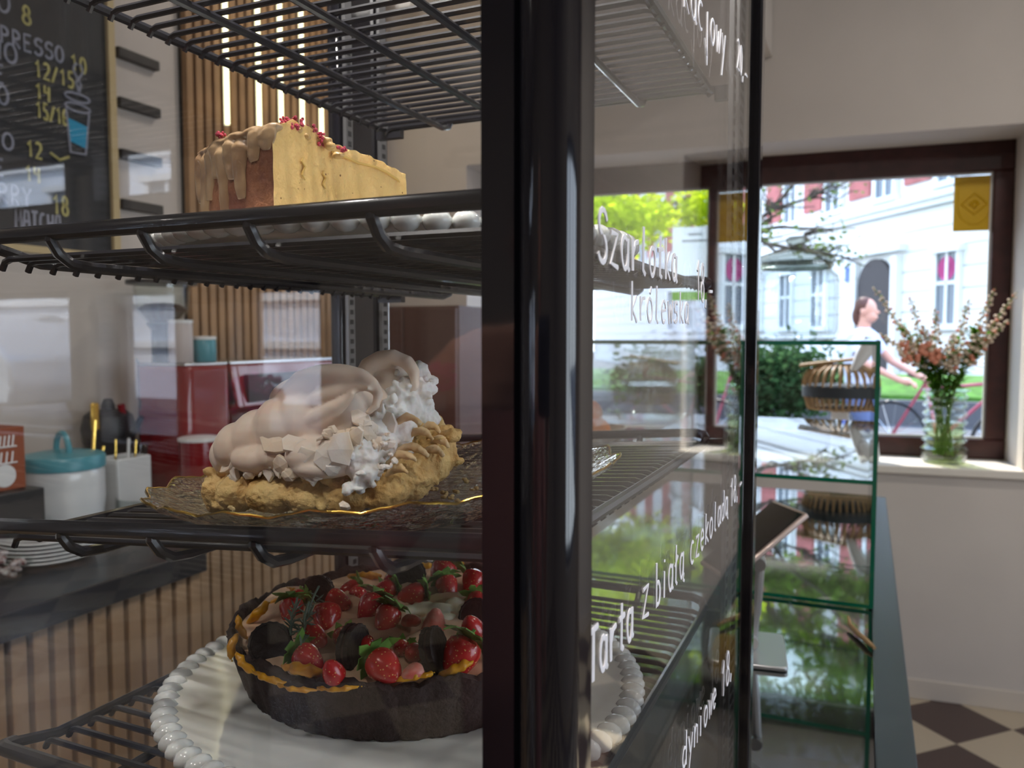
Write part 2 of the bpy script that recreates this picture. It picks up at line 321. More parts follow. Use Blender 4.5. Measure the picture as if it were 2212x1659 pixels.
for i, (a, b) in enumerate(wins):
    r = thing('window_%d' % (i+2), (0, 0, 0), **ST); f = MB()
    for z0, z1 in (((-.75, .33), (.93, 1.32)) if i < 2 else ((-.75, .33),)):
        f.box(a, b, -3.6, -3.54, z1-.05, z1); f.box(a, b, -3.6, -3.54, z0, z0+.05); f.box(a, a+.05, -3.6, -3.54, z0+.05, z1-.05); f.box(b-.05, b, -3.6, -3.54, z0+.05, z1-.05)
    obj('window_frame', f, M['mahogany'], r, bevel=.004)
    obj('pane', MB().box(a+.05, b-.05, -3.572, -3.568, -.70, .28), M['window_glass'], r, smooth=False)
    if i < 2: obj('pane', MB().box(a+.05, b-.05, -3.572, -3.568, .98, 1.27), M['window_glass'], r, smooth=False)
def portal(loc, rot, sx, sy):
    o = add_light('window_daylight', 'AREA', loc, rot, shape='RECTANGLE', size=sx, size_y=sy); o.data.cycles.is_portal = True
portal(tuple(WM @ Vector((-.6, .41, .12))), (R_(-90), 0, WA), 2.3, 1.3)
portal((2.82, 1.05, -.07), (0, R_(90), 0), 1.7, 2.6)
portal((-4.8, -3.75, .3), (R_(90), 0, 0), 3.7, 2.2)
# ceiling downlights (lit): their pools light the counters
def downlight(x, y, e, lab):
    r = thing('ceiling_downlight', (x, y, CE), label=lab, category='ceiling light', group='round ceiling downlights')
    obj('rim', MB().lathe([(.085, 0), (.10, -.004), (.105, -.03), (.09, -.05), (.085, -.05), (.08, -.01)], 32), M['white'], r)
    obj('lamp_glass', MB().lathe([(0, -.028), (.083, -.03)], 32), mat('lamp_face', (1, 1, 1), .5, emit=(1, .96, .9), es=14), r)
    add_light('downlight_beam', 'AREA', (x, y, CE-.055), (0, 0, 0), shape='DISK', size=.17, energy=e, color=(1, .96, .90))
DL = [(-.5, 1.75, 14), (-1.15, 1.15, 5), (-1.4, 2.6, 6), (.9, 2.2, 14), (-.9, -.7, 15), (.5, -.8, 13), (-3.2, -1.6, 6), (1.6, .2, 8)]
LBL = ['over the glass cabinet on the counter', 'over the gap behind the tall cake case', 'over the espresso machine', 'in front of the window wall', 'above the customer side left of the lens', 'above the customer side behind the lens', 'by the street windows', 'by the right-hand wall']
for (x, y, e), s in zip(DL, LBL): downlight(x, y, e, 'round white ceiling downlight, the one '+s)
# ================================================================ the menu wall
bd = thing('menu_board', (-2.2, 1.2, .9), label='black chalkboard drinks menu with a thin pine frame on the left wall', category='menu board')
W('board', MB().box(-2.198, -2.185, .62, 1.80, .255, 1.62), M['chalk_board'], bd, smooth=False)
f = MB(); f.box(-2.199, -2.172, 1.80, 1.824, .235, 1.64); f.box(-2.199, -2.172, .6, .62, .235, 1.64); f.box(-2.199, -2.172, .62, 1.80, .235, .255); f.box(-2.199, -2.172, .62, 1.80, 1.62, 1.64)
W('frame', f, M['pine'], bd, smooth=False)
BX = -2.183
r = .0042
for s, y0, y1, z, h in (('MATCHA', 1.488, 1.632, .301, .05), ('STRAWBERRY', 1.20, 1.545, .364, .052), ('LATTE', 1.28, 1.47, .437, .045), ('AFFOGATO', 1.18, 1.50, .512, .045), ('CAPPUCCINO', 1.10, 1.49, .633, .05), ('FLAT WHITE', 1.11, 1.48, .69, .048), ('AMERICANO', 1.12, 1.52, .752, .052), ('ESPRESSO', 1.40, 1.66, .80, .045), ('DOPPIO', 1.24, 1.505, .885, .052), ('KAWA', 1.0, 1.3, 1.05, .09)):
    z0 = z if s != 'ESPRESSO' or h > .06 or z > .85 else .80
    W('menu_word', write(MB(), s, BX, y0, z0, y1, z0, h/1.5, r, n=5), M['chalk_white'], bd)
yt = MB()
for s, y0, y1, z, h in (('18', 1.603, 1.66, .355, .055), ('14', 1.523, 1.572, .437, .042), ('12', 1.53, 1.58, .506, .044), ('15/16', 1.562, 1.665, .622, .045), ('14', 1.562, 1.612, .676, .042), ('12/15', 1.562, 1.69, .737, .045), ('10', 1.676, 1.735, .79, .045), ('8', 1.53, 1.565, .874, .05), ('20', 1.50, 1.56, .96, .05)):
    W('menu_price', write(MB(), s, BX, y0, z, y1, z, h/1.5, r, n=5), M['chalk_yellow'], bd)
yt.tube([(BX, 1.60, .53), (BX, 1.63, .515), (BX, 1.66, .53)], r, 5)
W('price_dash', yt, M['chalk_yellow'], bd)
cu = MB()
cu.tube([(BX, 1.655, .672), (BX, 1.666, .545), (BX, 1.716, .548), (BX, 1.732, .672)], .004, 5)
for k in (0, .03): cu.tube([(BX, 1.694+.042*math.cos(R_(q)), .682+k+.012*math.sin(R_(q))) for q in range(0, 361, 30)], .004, 5)
for k in (0, 1): cu.tube([(BX, 1.695+.012*math.sin(q*.9+k*3)+.008*k, .73+.012*q) for q in range(8)], .004, 5)
W('cup_outline', cu, M['chalk_white'], bd)
cb = MB().prism([(1.659, .645), (1.664, .578), (1.722, .565), (1.729, .632)], BX-.001, BX+.0015, axis='x')
W('cup_band', cb, M['chalk_blue'], bd, smooth=False)
for i, z in enumerate((.897, .742, .58, .422)):
    s = ['highest', 'second highest', 'third down', 'lowest'][i]
    obj('wall_ledge', MB().box(-2.199, -2.175, 1.84, 2.0, z-.018, z+.014), mat('ledge_dark', (.03, .026, .024), .6), bevel=.003, label='short dark wall ledge right of the menu board, the %s of four' % s, category='ledge', group='dark ledges beside the menu board')
# slatted wood wall with light strips
sw_ = thing('slat_panel', (-2.2, 2.1, FZ), label='tall brown vertical slat panel with dark grooves on the left wall', category='wall panel')
W('backing', MB().box(-2.199, -2.19, 2.10, 3.38, FZ+.02, CE-.01), M['felt'], sw_, smooth=False)
s = MB(); y = 2.105; P = .0425
while y < 3.36: s.box(-2.19, -2.165, y, y+P*.66, FZ+.02, CE-.01); y += P
W('slats', s, M['slat'], sw_, smooth=False, bevel=.002)
LY = [2.285, 2.455, 2.582, 2.713, 2.84, 2.97]; LZ = [.77, .74, .70, .66, .62, .60]; LT = [1.45, 1.42, 1.50, 1.38, .98, 1.35]
for i, (y, z0) in enumerate(zip(LY, LZ)):
    w_ = ['nearest the menu board', 'second from the menu board', 'third from the menu board', 'fourth from the menu board', 'fifth from the menu board, the shortest', 'furthest from the menu board'][i]
    r = thing('light_strip', (-2.16, y, z0), label='glowing yellow-white vertical light strip on the slats, %s' % w_, category='light strip', group='light strips on the slat wall')
    W('diffuser', MB().box(-2.164, -2.152, y-.0075, y+.0075, z0, LT[i]), M['led'], r, smooth=False, bevel=.003)
    W('channel', MB().box(-2.1655, -2.163, y-.011, y+.011, z0-.005, LT[i]+.005), M['alu'], r, smooth=False)
# ================================================================ back counter against the left wall
CT = -.51
bc = thing('back_counter', (-1.8, 1.2, FZ), label='dark-topped back counter with a wooden slat front along the left wall', category='counter')
top = MB().box(-2.199, -1.432, -.2, 1.42, CT-.055, CT); top.box(-2.199, -1.72, 1.42, 2.095, CT-.055, CT); top.box(-2.163, -1.72, 2.095, 3.03, CT-.055, CT)
W('worktop', top, mat('worktop_dark', (.03, .03, .033), .3), bc, smooth=False, bevel=.004)
W('carcass', MB().box(-2.199, -1.475, -.18, 1.40, FZ+.02, CT-.055).box(-2.163, -1.765, 1.42, 3.02, FZ+.02, CT-.055), M['felt'], bc, smooth=False)
s = MB(); y = -.18; P = .0435
while y < 1.40: s.box(-1.475, -1.452, y, y+P*.70, FZ+.02, CT-.056); y += P
y = 1.44
while y < 2.99: s.box(-1.765, -1.742, y, y+P*.74, FZ+.02, CT-.056); y += P
W('slat_front', s, M['slat_low'], bc, smooth=False, bevel=.002)
# ================================================================ outside, beyond the window wall
GZ = -1.3; HZ = -1.75
M['pave'] = mat('pavement', (.10, .105, .12), .8, var=.15, vscale=1.2); M['grass'] = mat('grass_lawn', (.07, .20, .02), .9, var=.4, vscale=6, bump=.5, bscale=30)
obj('street_ground', MB().box(-40, 30, 4.25, 60, GZ-.2, GZ), M['pave'], smooth=False, kind='structure')
obj('street_ground', MB().box(-40, 30, -40, -3.75, GZ-.2, GZ), M['pave'], smooth=False, kind='structure')
rnd = random.Random(5)
lw = thing('lawn', (0, 10, GZ), kind='structure')
W('turf', MB().prism([(12.95, GZ), (12.95, GZ+.42), (13.6, GZ+.62), (15.6, GZ+.62), (15.6, GZ)], -16, 2.6, axis='x'), M['grass'], lw, smooth=False)
W('low_wall', MB().box(-16, 2.6, 12.75, 12.95, GZ, GZ+.36), mat('low_wall_grey', (.09, .09, .10), .9), lw, smooth=False)
# house across the street, local x along its front (to the right), local -y towards us
HX, HA = (1.26, 18.1), math.atan2(-.829, .559)
hs = thing('town_house', (HX[0], HX[1], HZ), (0, 0, HA), label='white rendered town house with pink brick upper floor across the street', category='building')
WHT = mat('render_white', (.80, .80, .80), .85); BRK = mat('brick_pink', (.48, .15, .14), .85, var=.2, vscale=3); WND = mat('house_glass', (.12, .15, .19), .1)
g0 = 0
obj('wall', MB().box(-26, 6, .35, 6, g0, 9.5), WHT, hs, smooth=False)
rb = MB()
for i in range(9): rb.box(-26, 6, .30, .35, .55+i*.43, .55+i*.43+.40)
obj('rusticated_base', rb, WHT, hs, smooth=False)
cn = MB(); cn.box(-26, 6, .10, .36, 4.55, 4.68); cn.box(-26, 6, .18, .36, 4.42, 4.55); cn.box(-26, 6, .05, .36, 8.9, 9.2)
obj('cornice', cn, WHT, hs, smooth=False)
wx = [-.08-2.05*k for k in range(-2, 12)]; lx = [-.06, 1.55, 3.1, -4.75, -6.4, -8.1, -9.8, -11.5, -13.2, -15]
bk = MB()
for x in wx: bk.box(x+.62, x+1.43, .29, .36, 5.0, 8.9)
obj('brick_panels', bk, BRK, hs, smooth=False)
for x, z0, z1, ww in [(x, 1.98, 3.42, .28) for x in lx]+[(x, 4.85, 6.9, .30) for x in wx]:
    if 1:
        wf = MB(); wf.box(x-ww-.1, x-ww, .22, .34, z0, z1); wf.box(x+ww, x+ww+.1, .22, .34, z0, z1); wf.box(x-ww-.16, x+ww+.16, .16, .34, z1, z1+.12); wf.box(x-ww-.16, x+ww+.16, .14, .34, z0-.12, z0)
        wf.box(x-.035, x+.035, .24, .34, z0, z1); wf.box(x-ww, x+ww, .24, .34, z0+(z1-z0)*.55, z0+(z1-z0)*.55+.07)
        o = obj('window', wf, WHT, hs, smooth=False)
        obj('pane', MB().box(x-ww, x+ww, .27, .30, z0, z1), WND, o, smooth=False)
        if z0 < 3 and x > -1.5:
            d = MB(); d.lathe([(0, 0), (.25, 0)], 20, M=Matrix.Translation((x-.02, .262, z0+1.12)) @ Matrix.Rotation(R_(90), 4, 'X'))
            obj('round_pink_sign', d, mat('pink_sign', (.75, .10, .35), .6), o, smooth=False)
# arched doorway
dr = MB(); dx = -2.35
dr.prism([(dx-.6, 0)]+[(dx+.6*math.cos(R_(180-a)), 2.9+.6*math.sin(R_(180-a))) for a in range(0, 181, 15)]+[(dx+.6, 0)], .2, .34, axis='y')
obj('arched_doorway', dr, mat('door_dark', (.035, .028, .03), .6), hs, smooth=False)
pl = MB(); pl.box(dx-.85, dx-.65, .15, .34, 0, 3.5); pl.box(dx+.65, dx+.85, .15, .34, 0, 3.5); pl.box(dx-1.0, dx+1.0, .1, .34, 3.6, 3.75)
obj('door_surround', pl, WHT, hs, smooth=False)
obj('house_number_plate', MB().box(dx-1.2, dx-.95, .24, .30, 3.05, 3.4), mat('plate_blue', (.05, .12, .55), .4), hs, smooth=False)
# house behind the photographer, seen mirrored in the front glass
h2 = thing('street_house', (0, -11.5, GZ), label='pale house front with white sashes mirrored in the left side of the case glass', category='building')
obj('wall', MB().box(-32, 8, -4, 0, 0, 10), mat('render_pale', (.74, .78, .86), .85), h2, smooth=False)
c2 = MB()
for z in (1.05, 1.95, 3.3, 4.9): c2.box(-32, 8, 0, .12, z, z+.14)
obj('string_course', c2, WHT, h2, smooth=False)
for k in range(12):
    x = -30.3+k*2.9; wf = MB(); wf.box(x-.6, x-.5, 0, .1, 2.3, 4.4); wf.box(x+.5, x+.6, 0, .1, 2.3, 4.4); wf.box(x-.7, x+.7, 0, .16, 2.18, 2.3); wf.box(x-.7, x+.7, 0, .16, 4.4, 4.52); wf.box(x-.04, x+.04, 0, .09, 2.3, 4.4)
    o = obj('window', wf, WHT, h2, smooth=False); obj('pane', MB().box(x-.5, x+.5, .01, .04, 2.3, 4.4), WND, o, smooth=False)
# parked car mirrored in the front glass
cr_ = thing('parked_car', (-12.4, -7.2, GZ), label='silver parked car mirrored at the far left of the front glass', category='car')
prof = [(-2.1, .35), (-2.15, .7), (-2.0, .95), (-1.3, 1.05), (-.75, 1.45), (-.2, 1.62), (.7, 1.62), (1.5, 1.42), (2.05, 1.0), (2.12, .6), (2.05, .35)]
obj('body', MB().prism(prof, -.85, .85, axis='y'), mat('silver_paint', (.45, .47, .5), .2, .6, coat=.8), cr_, bevel=.06, smooth=True)
obj('side_window', MB().prism([(-1.05, 1.1), (-.65, 1.42), (-.15, 1.54), (.7, 1.54), (1.35, 1.38), (1.65, 1.1)], .851, .865, axis='y'), mat('car_glass', (.02, .03, .03), .05), cr_, smooth=False)
for x in (-1.35, 1.35):
    for y in (-.8, .8): obj('wheel', MB().lathe([(0, -.1), (.3, -.1), (.32, -.06), (.32, .06), (.3, .1), (0, .1)], 24, M=Matrix.Translation((x, y, .32)) @ Matrix.Rotation(R_(90), 4, 'X')), M['black_plastic'], cr_)
# trees
def leaves(mb, c, R, n, s, rnd, gauss=.5):
    for _ in range(n):
        p = Vector(c)+Vector((rnd.gauss(0, gauss)*R[0], rnd.gauss(0, gauss)*R[1], rnd.gauss(0, gauss)*R[2]))
        u = Vector((rnd.uniform(-1, 1), rnd.uniform(-1, 1), rnd.uniform(-.6, .6))).normalized(); v = u.orthogonal().normalized(); q = Matrix.Rotation(rnd.uniform(0, 6.3), 3, u) @ v
        k = s*rnd.uniform(.6, 1.25)
        mb.add([p-u*k, p+q*k*.5, p+u*k, p-q*k*.5], [(0, 1, 2, 3)])
    return mb
def limb(mb, p0, p1, r0, r1, rnd, wob=.1, n=7):
    P = []; r = []
    for i in range(n):
        t = i/(n-1); q = Vector(p0).lerp(Vector(p1), t)+Vector([rnd.uniform(-wob, wob) for _ in range(3)])*(1 if 0 < i < n-1 else 0); P.append(q); r.append(r0+(r1-r0)*t)
    mb.tube(P, r, 7); return P[-1]
def tree(base, sprays, leafm, lab, n, s, seed, trunk_top=2.6):
    rd = random.Random(seed); t = thing('street_tree', base, label=lab, category='tree'); b0 = Vector(base); tr = MB(); tt = b0+Vector((.1, .1, trunk_top)); limb(tr, b0, tt, .13, .09, rd, .04)
    lf = MB()
    for (c, R) in sprays:
        c = Vector(c); limb(tr, tt, c, .035, .010, rd, .12)
        for _ in range(9):
            e = c+Vector((rd.uniform(-1, 1)*R[0], rd.uniform(-1, 1)*R[1], rd.uniform(-.7, .7)*R[2])); limb(tr, c.lerp(tt, .25), e, .014, .005, rd, .06, 5)
        leaves(lf, c, R, n, s, rd)
    W('trunk', tr, M['bark'], t); W('foliage', lf, leafm, t, smooth=False)
def AT(x, y, d): return tuple(at(x, y, d))
tree((-3.6, 9.2, GZ), [(AT(1300, 455, 7.5), (.42, .4, .26)), (AT(1340, 480, 7.6), (.3, .3, .2)), (AT(1400, 470, 8.6), (.3, .3, .25)), (AT(1520, 450, 9.), (.35, .3, .25)), (AT(1200, 420, 7.5), (.5, .5, .4)), (AT(1330, 330, 8), (.7, .5, .4)), (AT(1500, 300, 8.6), (.7, .5, .4)), (AT(1100, 250, 8), (.8, .6, .5))], M['tree_leaf'], 'bright yellow-green sunlit tree outside the left window pane', 650, .05, 3)
tree((-1.75, 10.8, GZ), [(AT(1690, 430, 9), (.35, .3, .22)), (AT(1800, 500, 9.2), (.30, .3, .28)), (AT(1835, 555, 9.2), (.24, .2, .2)), (AT(1760, 540, 9), (.25, .2, .12)), (AT(1650, 500, 9), (.25, .2, .12)), (AT(1800, 400, 9.4), (.3, .3, .2)), (AT(1700, 260, 9), (.8, .5, .5)), (AT(1900, 230, 9), (.8, .5, .5))], leaf_mat('tree_leaf_b', (.16, .22, .07)), 'sparse green tree branches hanging before the white house above the glass jar', 38, .042, 8)
tree((-2.3, 14.5, GZ), [((x, 14.4+.3*((k*7) % 3-1), z), (.95, .5, .34)) for k, (x, z) in enumerate([(-6.2+.95*q, 3.25+.1*(q % 2)) for q in range(10)]+[(-6+1.2*q, 4.2+.2*(q % 2)) for q in range(8)]+[(-5.6+1.3*q, 5.3) for q in range(7)])], leaf_mat('tree_leaf_c', (.26, .42, .04)), 'full green treetop mirrored in the glossy bar counter', 520, .10, 21, trunk_top=4.2)
bs = MB(); rd = random.Random(9)
for (x, y) in ((1580, 815), (1640, 800), (1700, 800), (1750, 815), (1480, 815), (1400, 810), (1610, 850), (1690, 850)):
    leaves(bs, at(x, y+5, 8.6), (.36, .35, .30), 1300, .045, rd)
bt = thing('hedge_bush', (.1, 9.2, GZ), label='dark green bushes across the pavement seen through the glass cabinet', category='bush')
W('foliage', bs, leaf_mat('bush_leaf', (.06, .13, .05)), bt, smooth=False)
for (x, y) in ((1580, 830), (1700, 820), (1480, 820)):
    q = at(x, y, 8.6); stm = MB(); stm.tube([(q.x, q.y+.1, GZ), (q.x+.05, q.y, q.z)], .02, 6); W('stem', stm, M['bark'], bt)
# ================================================================ people
def person(name, loc, rotz, skin_parts, shirt_parts, trousers, hair_parts, mats, lab, voxel=.012, extra=None):
    r = thing(name, loc, (0, 0, rotz), label=lab, category='person')
    def mk(nm, parts, m, vx, parent):
        mb = MB()
        for p in parts:
            if p[0] == 'e': mb.ell(p[1], p[2], 14, 10)
            else: mb.tube(p[1], p[2], 12)
        return obj(nm, mb, m, parent, mods=remesh(vx, 4))
    body = mk('body', skin_parts, mats[0], voxel*.6, r)
    mk('shirt', shirt_parts, mats[1], voxel, r); mk('trousers', trousers, mats[2], voxel, r); mk('hair', hair_parts, mats[3], voxel*.7, r)
    return r
def head(c):                                   # faces -y; c = centre of the head
    x, y, z = c
    return [('e', (x, y+.01, z+.02), (.074, .092, .10)), ('e', (x, y-.03, z-.05), (.055, .062, .062)), ('t', [(x, y-.085, z+.01), (x, y-.112, z-.025)], [.008, .015]), ('e', (x, y-.092, z-.062), (.022, .01, .007)),
            ('e', (x-.078, y+.01, z-.005), (.012, .02, .032)), ('e', (x+.078, y+.01, z-.005), (.012, .02, .032)), ('t', [(x, y+.02, z-.06), (x, y+.035, z-.19)], [.052, .06])]
def hand(w_, d, s):                            # wrist, direction, side of thumb
    w_ = Vector(w_); d = Vector(d).normalized(); side = d.cross(Vector((0, 0, 1))).normalized()*s; dn = Vector((0, 0, -1)); P = [('t', [w_, w_+d*.05, w_+d*.09], [.026, .036, .034])]
    for k in range(4):
        b = w_+d*.085+side*(.024-.016*k); L = (.07, .08, .075, .058)[k]
        P.append(('t', [b, b+d*L*.5, b+d*L*.75+dn*L*.35, b+d*L*.6+dn*L*.65], [.0095, .009, .008, .007]))
    P.append(('t', [w_+d*.03+side*.02, w_+d*.055+side*.045+dn*.01, w_+d*.085+side*.05+dn*.02], [.012, .010, .008]))
    return P
# woman pushing a bicycle on the pavement (faces +x in the photo: built facing -y then turned)
hp = at(1874, 672, 7.4); H = hp.z-GZ
pl_ = (hp.x, hp.y, GZ)
sk = head((0, 0, H))
sk += [('t', [(-.19, .03, H-.27), (-.24, -.10, H-.47), (-.20, -.42, H-.62)], [.045, .038, .027]), ('t', [(.19, .03, H-.27), (.25, -.12, H-.47), (.21, -.44, H-.62)], [.045, .038, .027])]
sk += hand((-.20, -.42, H-.62), (0, -1, -.15), -1)+hand((.21, -.44, H-.62), (0, -1, -.15), 1)
sh = [('t', [(0, .03, H-.20), (0, .05, H-.42), (0, .04, H-.68)], [.12, .155, .15]), ('t', [(-.19, .03, H-.27), (0, .03, H-.23), (.19, .03, H-.27)], [.07, .10, .07]), ('t', [(-.19, .03, H-.27), (-.225, -.04, H-.39)], [.062, .058]), ('t', [(.19, .03, H-.27), (.235, -.04, H-.39)], [.062, .058])]
tr_ = [('e', (0, .05, H-.78), (.17, .13, .15)), ('t', [(-.09, .05, H-.8), (-.1, -.12, H-1.18), (-.09, .0, .08)], [.10, .068, .048]), ('t', [(.09, .05, H-.8), (.1, .1, H-1.18), (.09, .32, .1)], [.10, .068, .048]), ('t', [(-.09, .02, .05), (-.09, -.16, .035)], [.045, .035]), ('t', [(.09, .34, .06), (.09, .17, .035)], [.045, .035])]
hr = [('e', (0, .035, H+.04), (.088, .09, .095)), ('e', (0, .09, H-.04), (.07, .05, .10))]
person('person', pl_, R_(62), sk, sh, tr_, hr, [M['skin'], mat('shirt_pale', (.55, .60, .75), .8), mat('jeans', (.08, .11, .22), .8), mat('hair_auburn', (.09, .03, .02), .6)], 'person with auburn hair in a pale blue shirt wheeling a bicycle past the window')
bi = thing('bicycle', (hp.x, hp.y, GZ), (0, 0, R_(62)), label='bicycle with silver handlebar being wheeled past the right window pane', category='bicycle')
WR = .33
def ring(mb, c, r, t): mb.tube([(c[0], c[1]+r*math.cos(R_(a)), c[2]+r*math.sin(R_(a))) for a in range(0, 361, 12)], t, 6)
by0, by1 = -.05, -1.1; bx = .42
for y in (by0, by1):
    m_ = MB(); ring(m_, (bx, y, WR), WR, .018); o = obj('wheel', m_, M['black_plastic'], bi)
    sp_ = MB()
    for a in range(0, 360, 24): sp_.tube([(bx, y, WR), (bx, y+WR*math.cos(R_(a)), WR+WR*math.sin(R_(a)))], .002, 4)
    obj('spokes', sp_, M['chrome'], o)
fb = MB()
for a, b in (((bx, by0, WR), (bx, -.35, .85)), ((bx, by0, WR), (bx, -.48, WR)), ((bx, -.48, WR), (bx, -.35, .88)), ((bx, -.48, WR), (bx, -.92, .78)), ((bx, -.37, .8), (bx, -.92, .88)), ((bx, by1, WR), (bx, -.9, 1.0))): fb.tube([a, b], .016, 8)
obj('frame', fb, mat('bike_pink', (.45, .10, .14), .3), bi)
obj('handlebar', MB().tube([(bx-.28, -.72, 1.06), (bx-.2, -.86, 1.05), (bx, -.92, 1.02), (bx+.2, -.86, 1.05), (bx+.28, -.72, 1.06)], .013, 8), M['chrome'], bi)
obj('saddle', MB().ell((bx, -.32, .93), (.08, .14, .035)), M['black_plastic'], bi)
# the photographer, only seen mirrored in the case glass
pc = thing_loc = (-.37, -.52, FZ); Hc = 1.63
sk = head((0, 0, Hc)); sk += [('t', [(-.30, .18, 1.12), (-.12, .34, 1.33), (-.02, .40, 1.40)], [.04, .035, .026]), ('t', [(.30, .16, 1.12), (.33, .32, 1.33), (.36, .40, 1.42)], [.04, .035, .026])]
sk += [('t', [(.0+dx_, .40, 1.40), (.03+dx_, .43, 1.45), (.06+dx_, .43, 1.49)], [.022, .03, .02]) for dx_ in (0, .32)]
for k in range(4): sk += [('t', [(.06-.004*k, .43, 1.50-.02*k), (.12-.01*k, .445, 1.505-.02*k), (.15-.012*k, .43, 1.50-.02*k)], [.009, .008, .007])]
sh = [('t', [(0, -.02, 1.43), (0, -.03, 1.2), (0, -.02, .92)], [.13, .18, .17]), ('t', [(-.21, -.02, 1.36), (0, -.02, 1.41), (.21, -.02, 1.36)], [.075, .11, .075]), ('t', [(-.21, -.02, 1.36), (-.33, .04, 1.18), (-.30, .16, 1.13)], [.075, .065, .06]), ('t', [(.21, -.02, 1.36), (.33, .03, 1.18), (.31, .15, 1.13)], [.075, .065, .06])]
tr_ = [('e', (0, -.02, .86), (.18, .14, .14)), ('t', [(-.1, -.02, .82), (-.1, 0, .45), (-.1, -.02, .07)], [.10, .07, .055]), ('t', [(.1, -.02, .82), (.1, 0, .45), (.1, -.02, .07)], [.10, .07, .055]), ('t', [(-.1, -.02, .045), (-.1, .17, .035)], [.05, .04]), ('t', [(.1, -.02, .045), (.1, .17, .035)], [.05, .04])]
for P_ in (sk,):                                # face the case (+y)
    for i, p in enumerate(P_[:7]):
        if p[0] == 'e': P_[i] = ('e', (p[1][0], -p[1][1], p[1][2]), p[2])
        else: P_[i] = ('t', [(q[0], -q[1], q[2]) for q in p[1]], p[2])
hr = [('e', (0, -.03, Hc+.04), (.09, .095, .10)), ('e', (0, -.08, Hc-.05), (.08, .05, .13))]
person('person', pc, 0, sk, sh, tr_, hr, [M['skin'], mat('shirt_maroon', (.46, .20, .19), .9), mat('trousers_dark', (.05, .04, .045), .9), mat('hair_dark', (.03, .02, .016), .6)], 'photographer in a maroon shirt mirrored in the front glass of the cake case')
ph = thing('phone', (-.03, -.05, -.02), label='dark phone held up by the photographer in front of the case', category='phone')
obj('phone_body', MB().box(-.2, .04, -.012, -.003, -.04, .035), M['black_gloss'], ph, bevel=.004)

# pink flowers on a small table on the customer side, mirrored in the front glass
q = onY(548, 835, .524+1.25); fx, fz = q.x, q.z
tbm = thing('side_table', (fx, -1.25, FZ), label='small round customer table mirrored faintly in the front glass', category='table')
hz_ = fz-FZ-.16
obj('table_top', MB().lathe([(0, hz_-.025), (.28, hz_-.025), (.28, hz_), (0, hz_)], 40), M['mahogany'], tbm)
obj('pedestal_leg', MB().lathe([(0, .02), (.025, .02), (.025, hz_-.025), (0, hz_-.025)], 20), M['black_plastic'], tbm); obj('foot', MB().lathe([(0, 0), (.2, 0), (.18, .02), (0, .02)], 32), M['black_plastic'], tbm)
fp = thing('pink_flowers', (fx, -1.25, FZ+hz_), label='bright pink flowers in a small pot mirrored beside the red espresso machine', category='flowers')
obj('pot', MB().lathe([(0, 0), (.035, 0), (.045, .07), (.04, .07), (0, .06)], 24), M['ceramic'], fp)
pm = MB(); rd = random.Random(3)
for _ in range(120): a = rd.uniform(0, 6.3); rr = .075*math.sqrt(rd.random()); pm.ell((rr*math.cos(a), rr*math.sin(a), .09+.11*rd.random()*(1-.2*rr/.075)), .012, 6, 4)
obj('petals', pm, mat('petal_pink', (.85, .10, .42), .6), fp)
# ================================================================ the tall glass cake case
cs = thing('cake_display_case', (-.31, .53, FZ), label='tall black framed glass cake case with white handwriting on its right side', category='display case')
XR, XL, YF, YB, ZT, ZB = -.100, -.518, .262, .79, .62, -.88
pr = [(-.124, .252), (-.1115, .252)]+[(-.1005+.011*math.cos(R_(a)), .2585+.011*math.sin(R_(a))) for a in range(200, 371, 15)]+[(-.0897, .266), (-.0893, .272), (-.0985, .275), (-.124, .275)]
W('corner_post', MB().prism(pr, ZB, ZT), M['black_gloss'], cs, sharp=50)
W('front_glass', MB().box(XL, -.122, YF, YF+.004, ZB, ZT), M['case_glass'], cs, smooth=False)
sg = W('side_glass', MB().box(XR-.004, XR, .274, .779, ZB, ZT), M['case_glass'], cs, smooth=False)
W('side_glass', MB().box(XL-.004, XL, YF, .70, ZB, ZT), M['case_glass'], cs, smooth=False)
W('back_glass', MB().box(XL+.006, XR-.01, YB+.002, YB+.006, ZB, ZT), M['case_glass'], cs, smooth=False)
W('rear_post', MB().box(-.1075, -.0945, .779, .80, ZB, ZT), M['black_gloss'], cs, bevel=.002)
W('rear_post', MB().box(-.528, -.514, .705, .80, ZB, ZT), M['black_gloss'], cs, bevel=.002)
W('front_post', MB().box(-.535, -.517, .25, .272, ZB, ZT), M['black_gloss'], cs, bevel=.002)
W('base', MB().box(-.535, -.09, .25, .80, FZ+.01, ZB), M['black_gloss'], cs, bevel=.01)
W('top_cover', MB().box(-.535, -.09, .25, .80, ZT, ZT+.10), M['black_gloss'], cs, bevel=.01)
M['slot'] = mat('slot_dark', (.01, .01, .012), .6); M['upright'] = mat('upright_grey', (.22, .22, .23), .3, .7)
def upright(x, y0, y1, fx, nm='shelf_upright'):
    o = W(nm, MB().box(x-.002, x+.002, y0, y1, ZB+.01, ZT-.01), M['upright'], cs, smooth=False)
    sl = MB(); z = -.45; ym = (y0+y1)/2
    while z < .30: sl.box(x-.0027, x+.0027, ym-(y1-y0)*.22, ym+(y1-y0)*.22, z, z+.005); z += .0105
    s_ = obj('slots', MB(), M['slot'], o) if False else None
    l = cs.location; sl.v = [(a-l[0], b-l[1], c-(l[2]-CZ)) for a, b, c in sl.v]; obj('slots', sl, M['slot'], o, smooth=False)
upright(-.1105, .735, .772, 1); upright(-.1105, .705, .718, 1)
upright(-.510, .710, .722, 1); upright(-.510, .775, .788, 1)
W('case_light', MB().box(-.50, -.13, .275, .290, ZT-.012, ZT-.002), mat('case_led', (1, 1, 1), .5, emit=(1, .95, .88), es=9), cs, smooth=False)
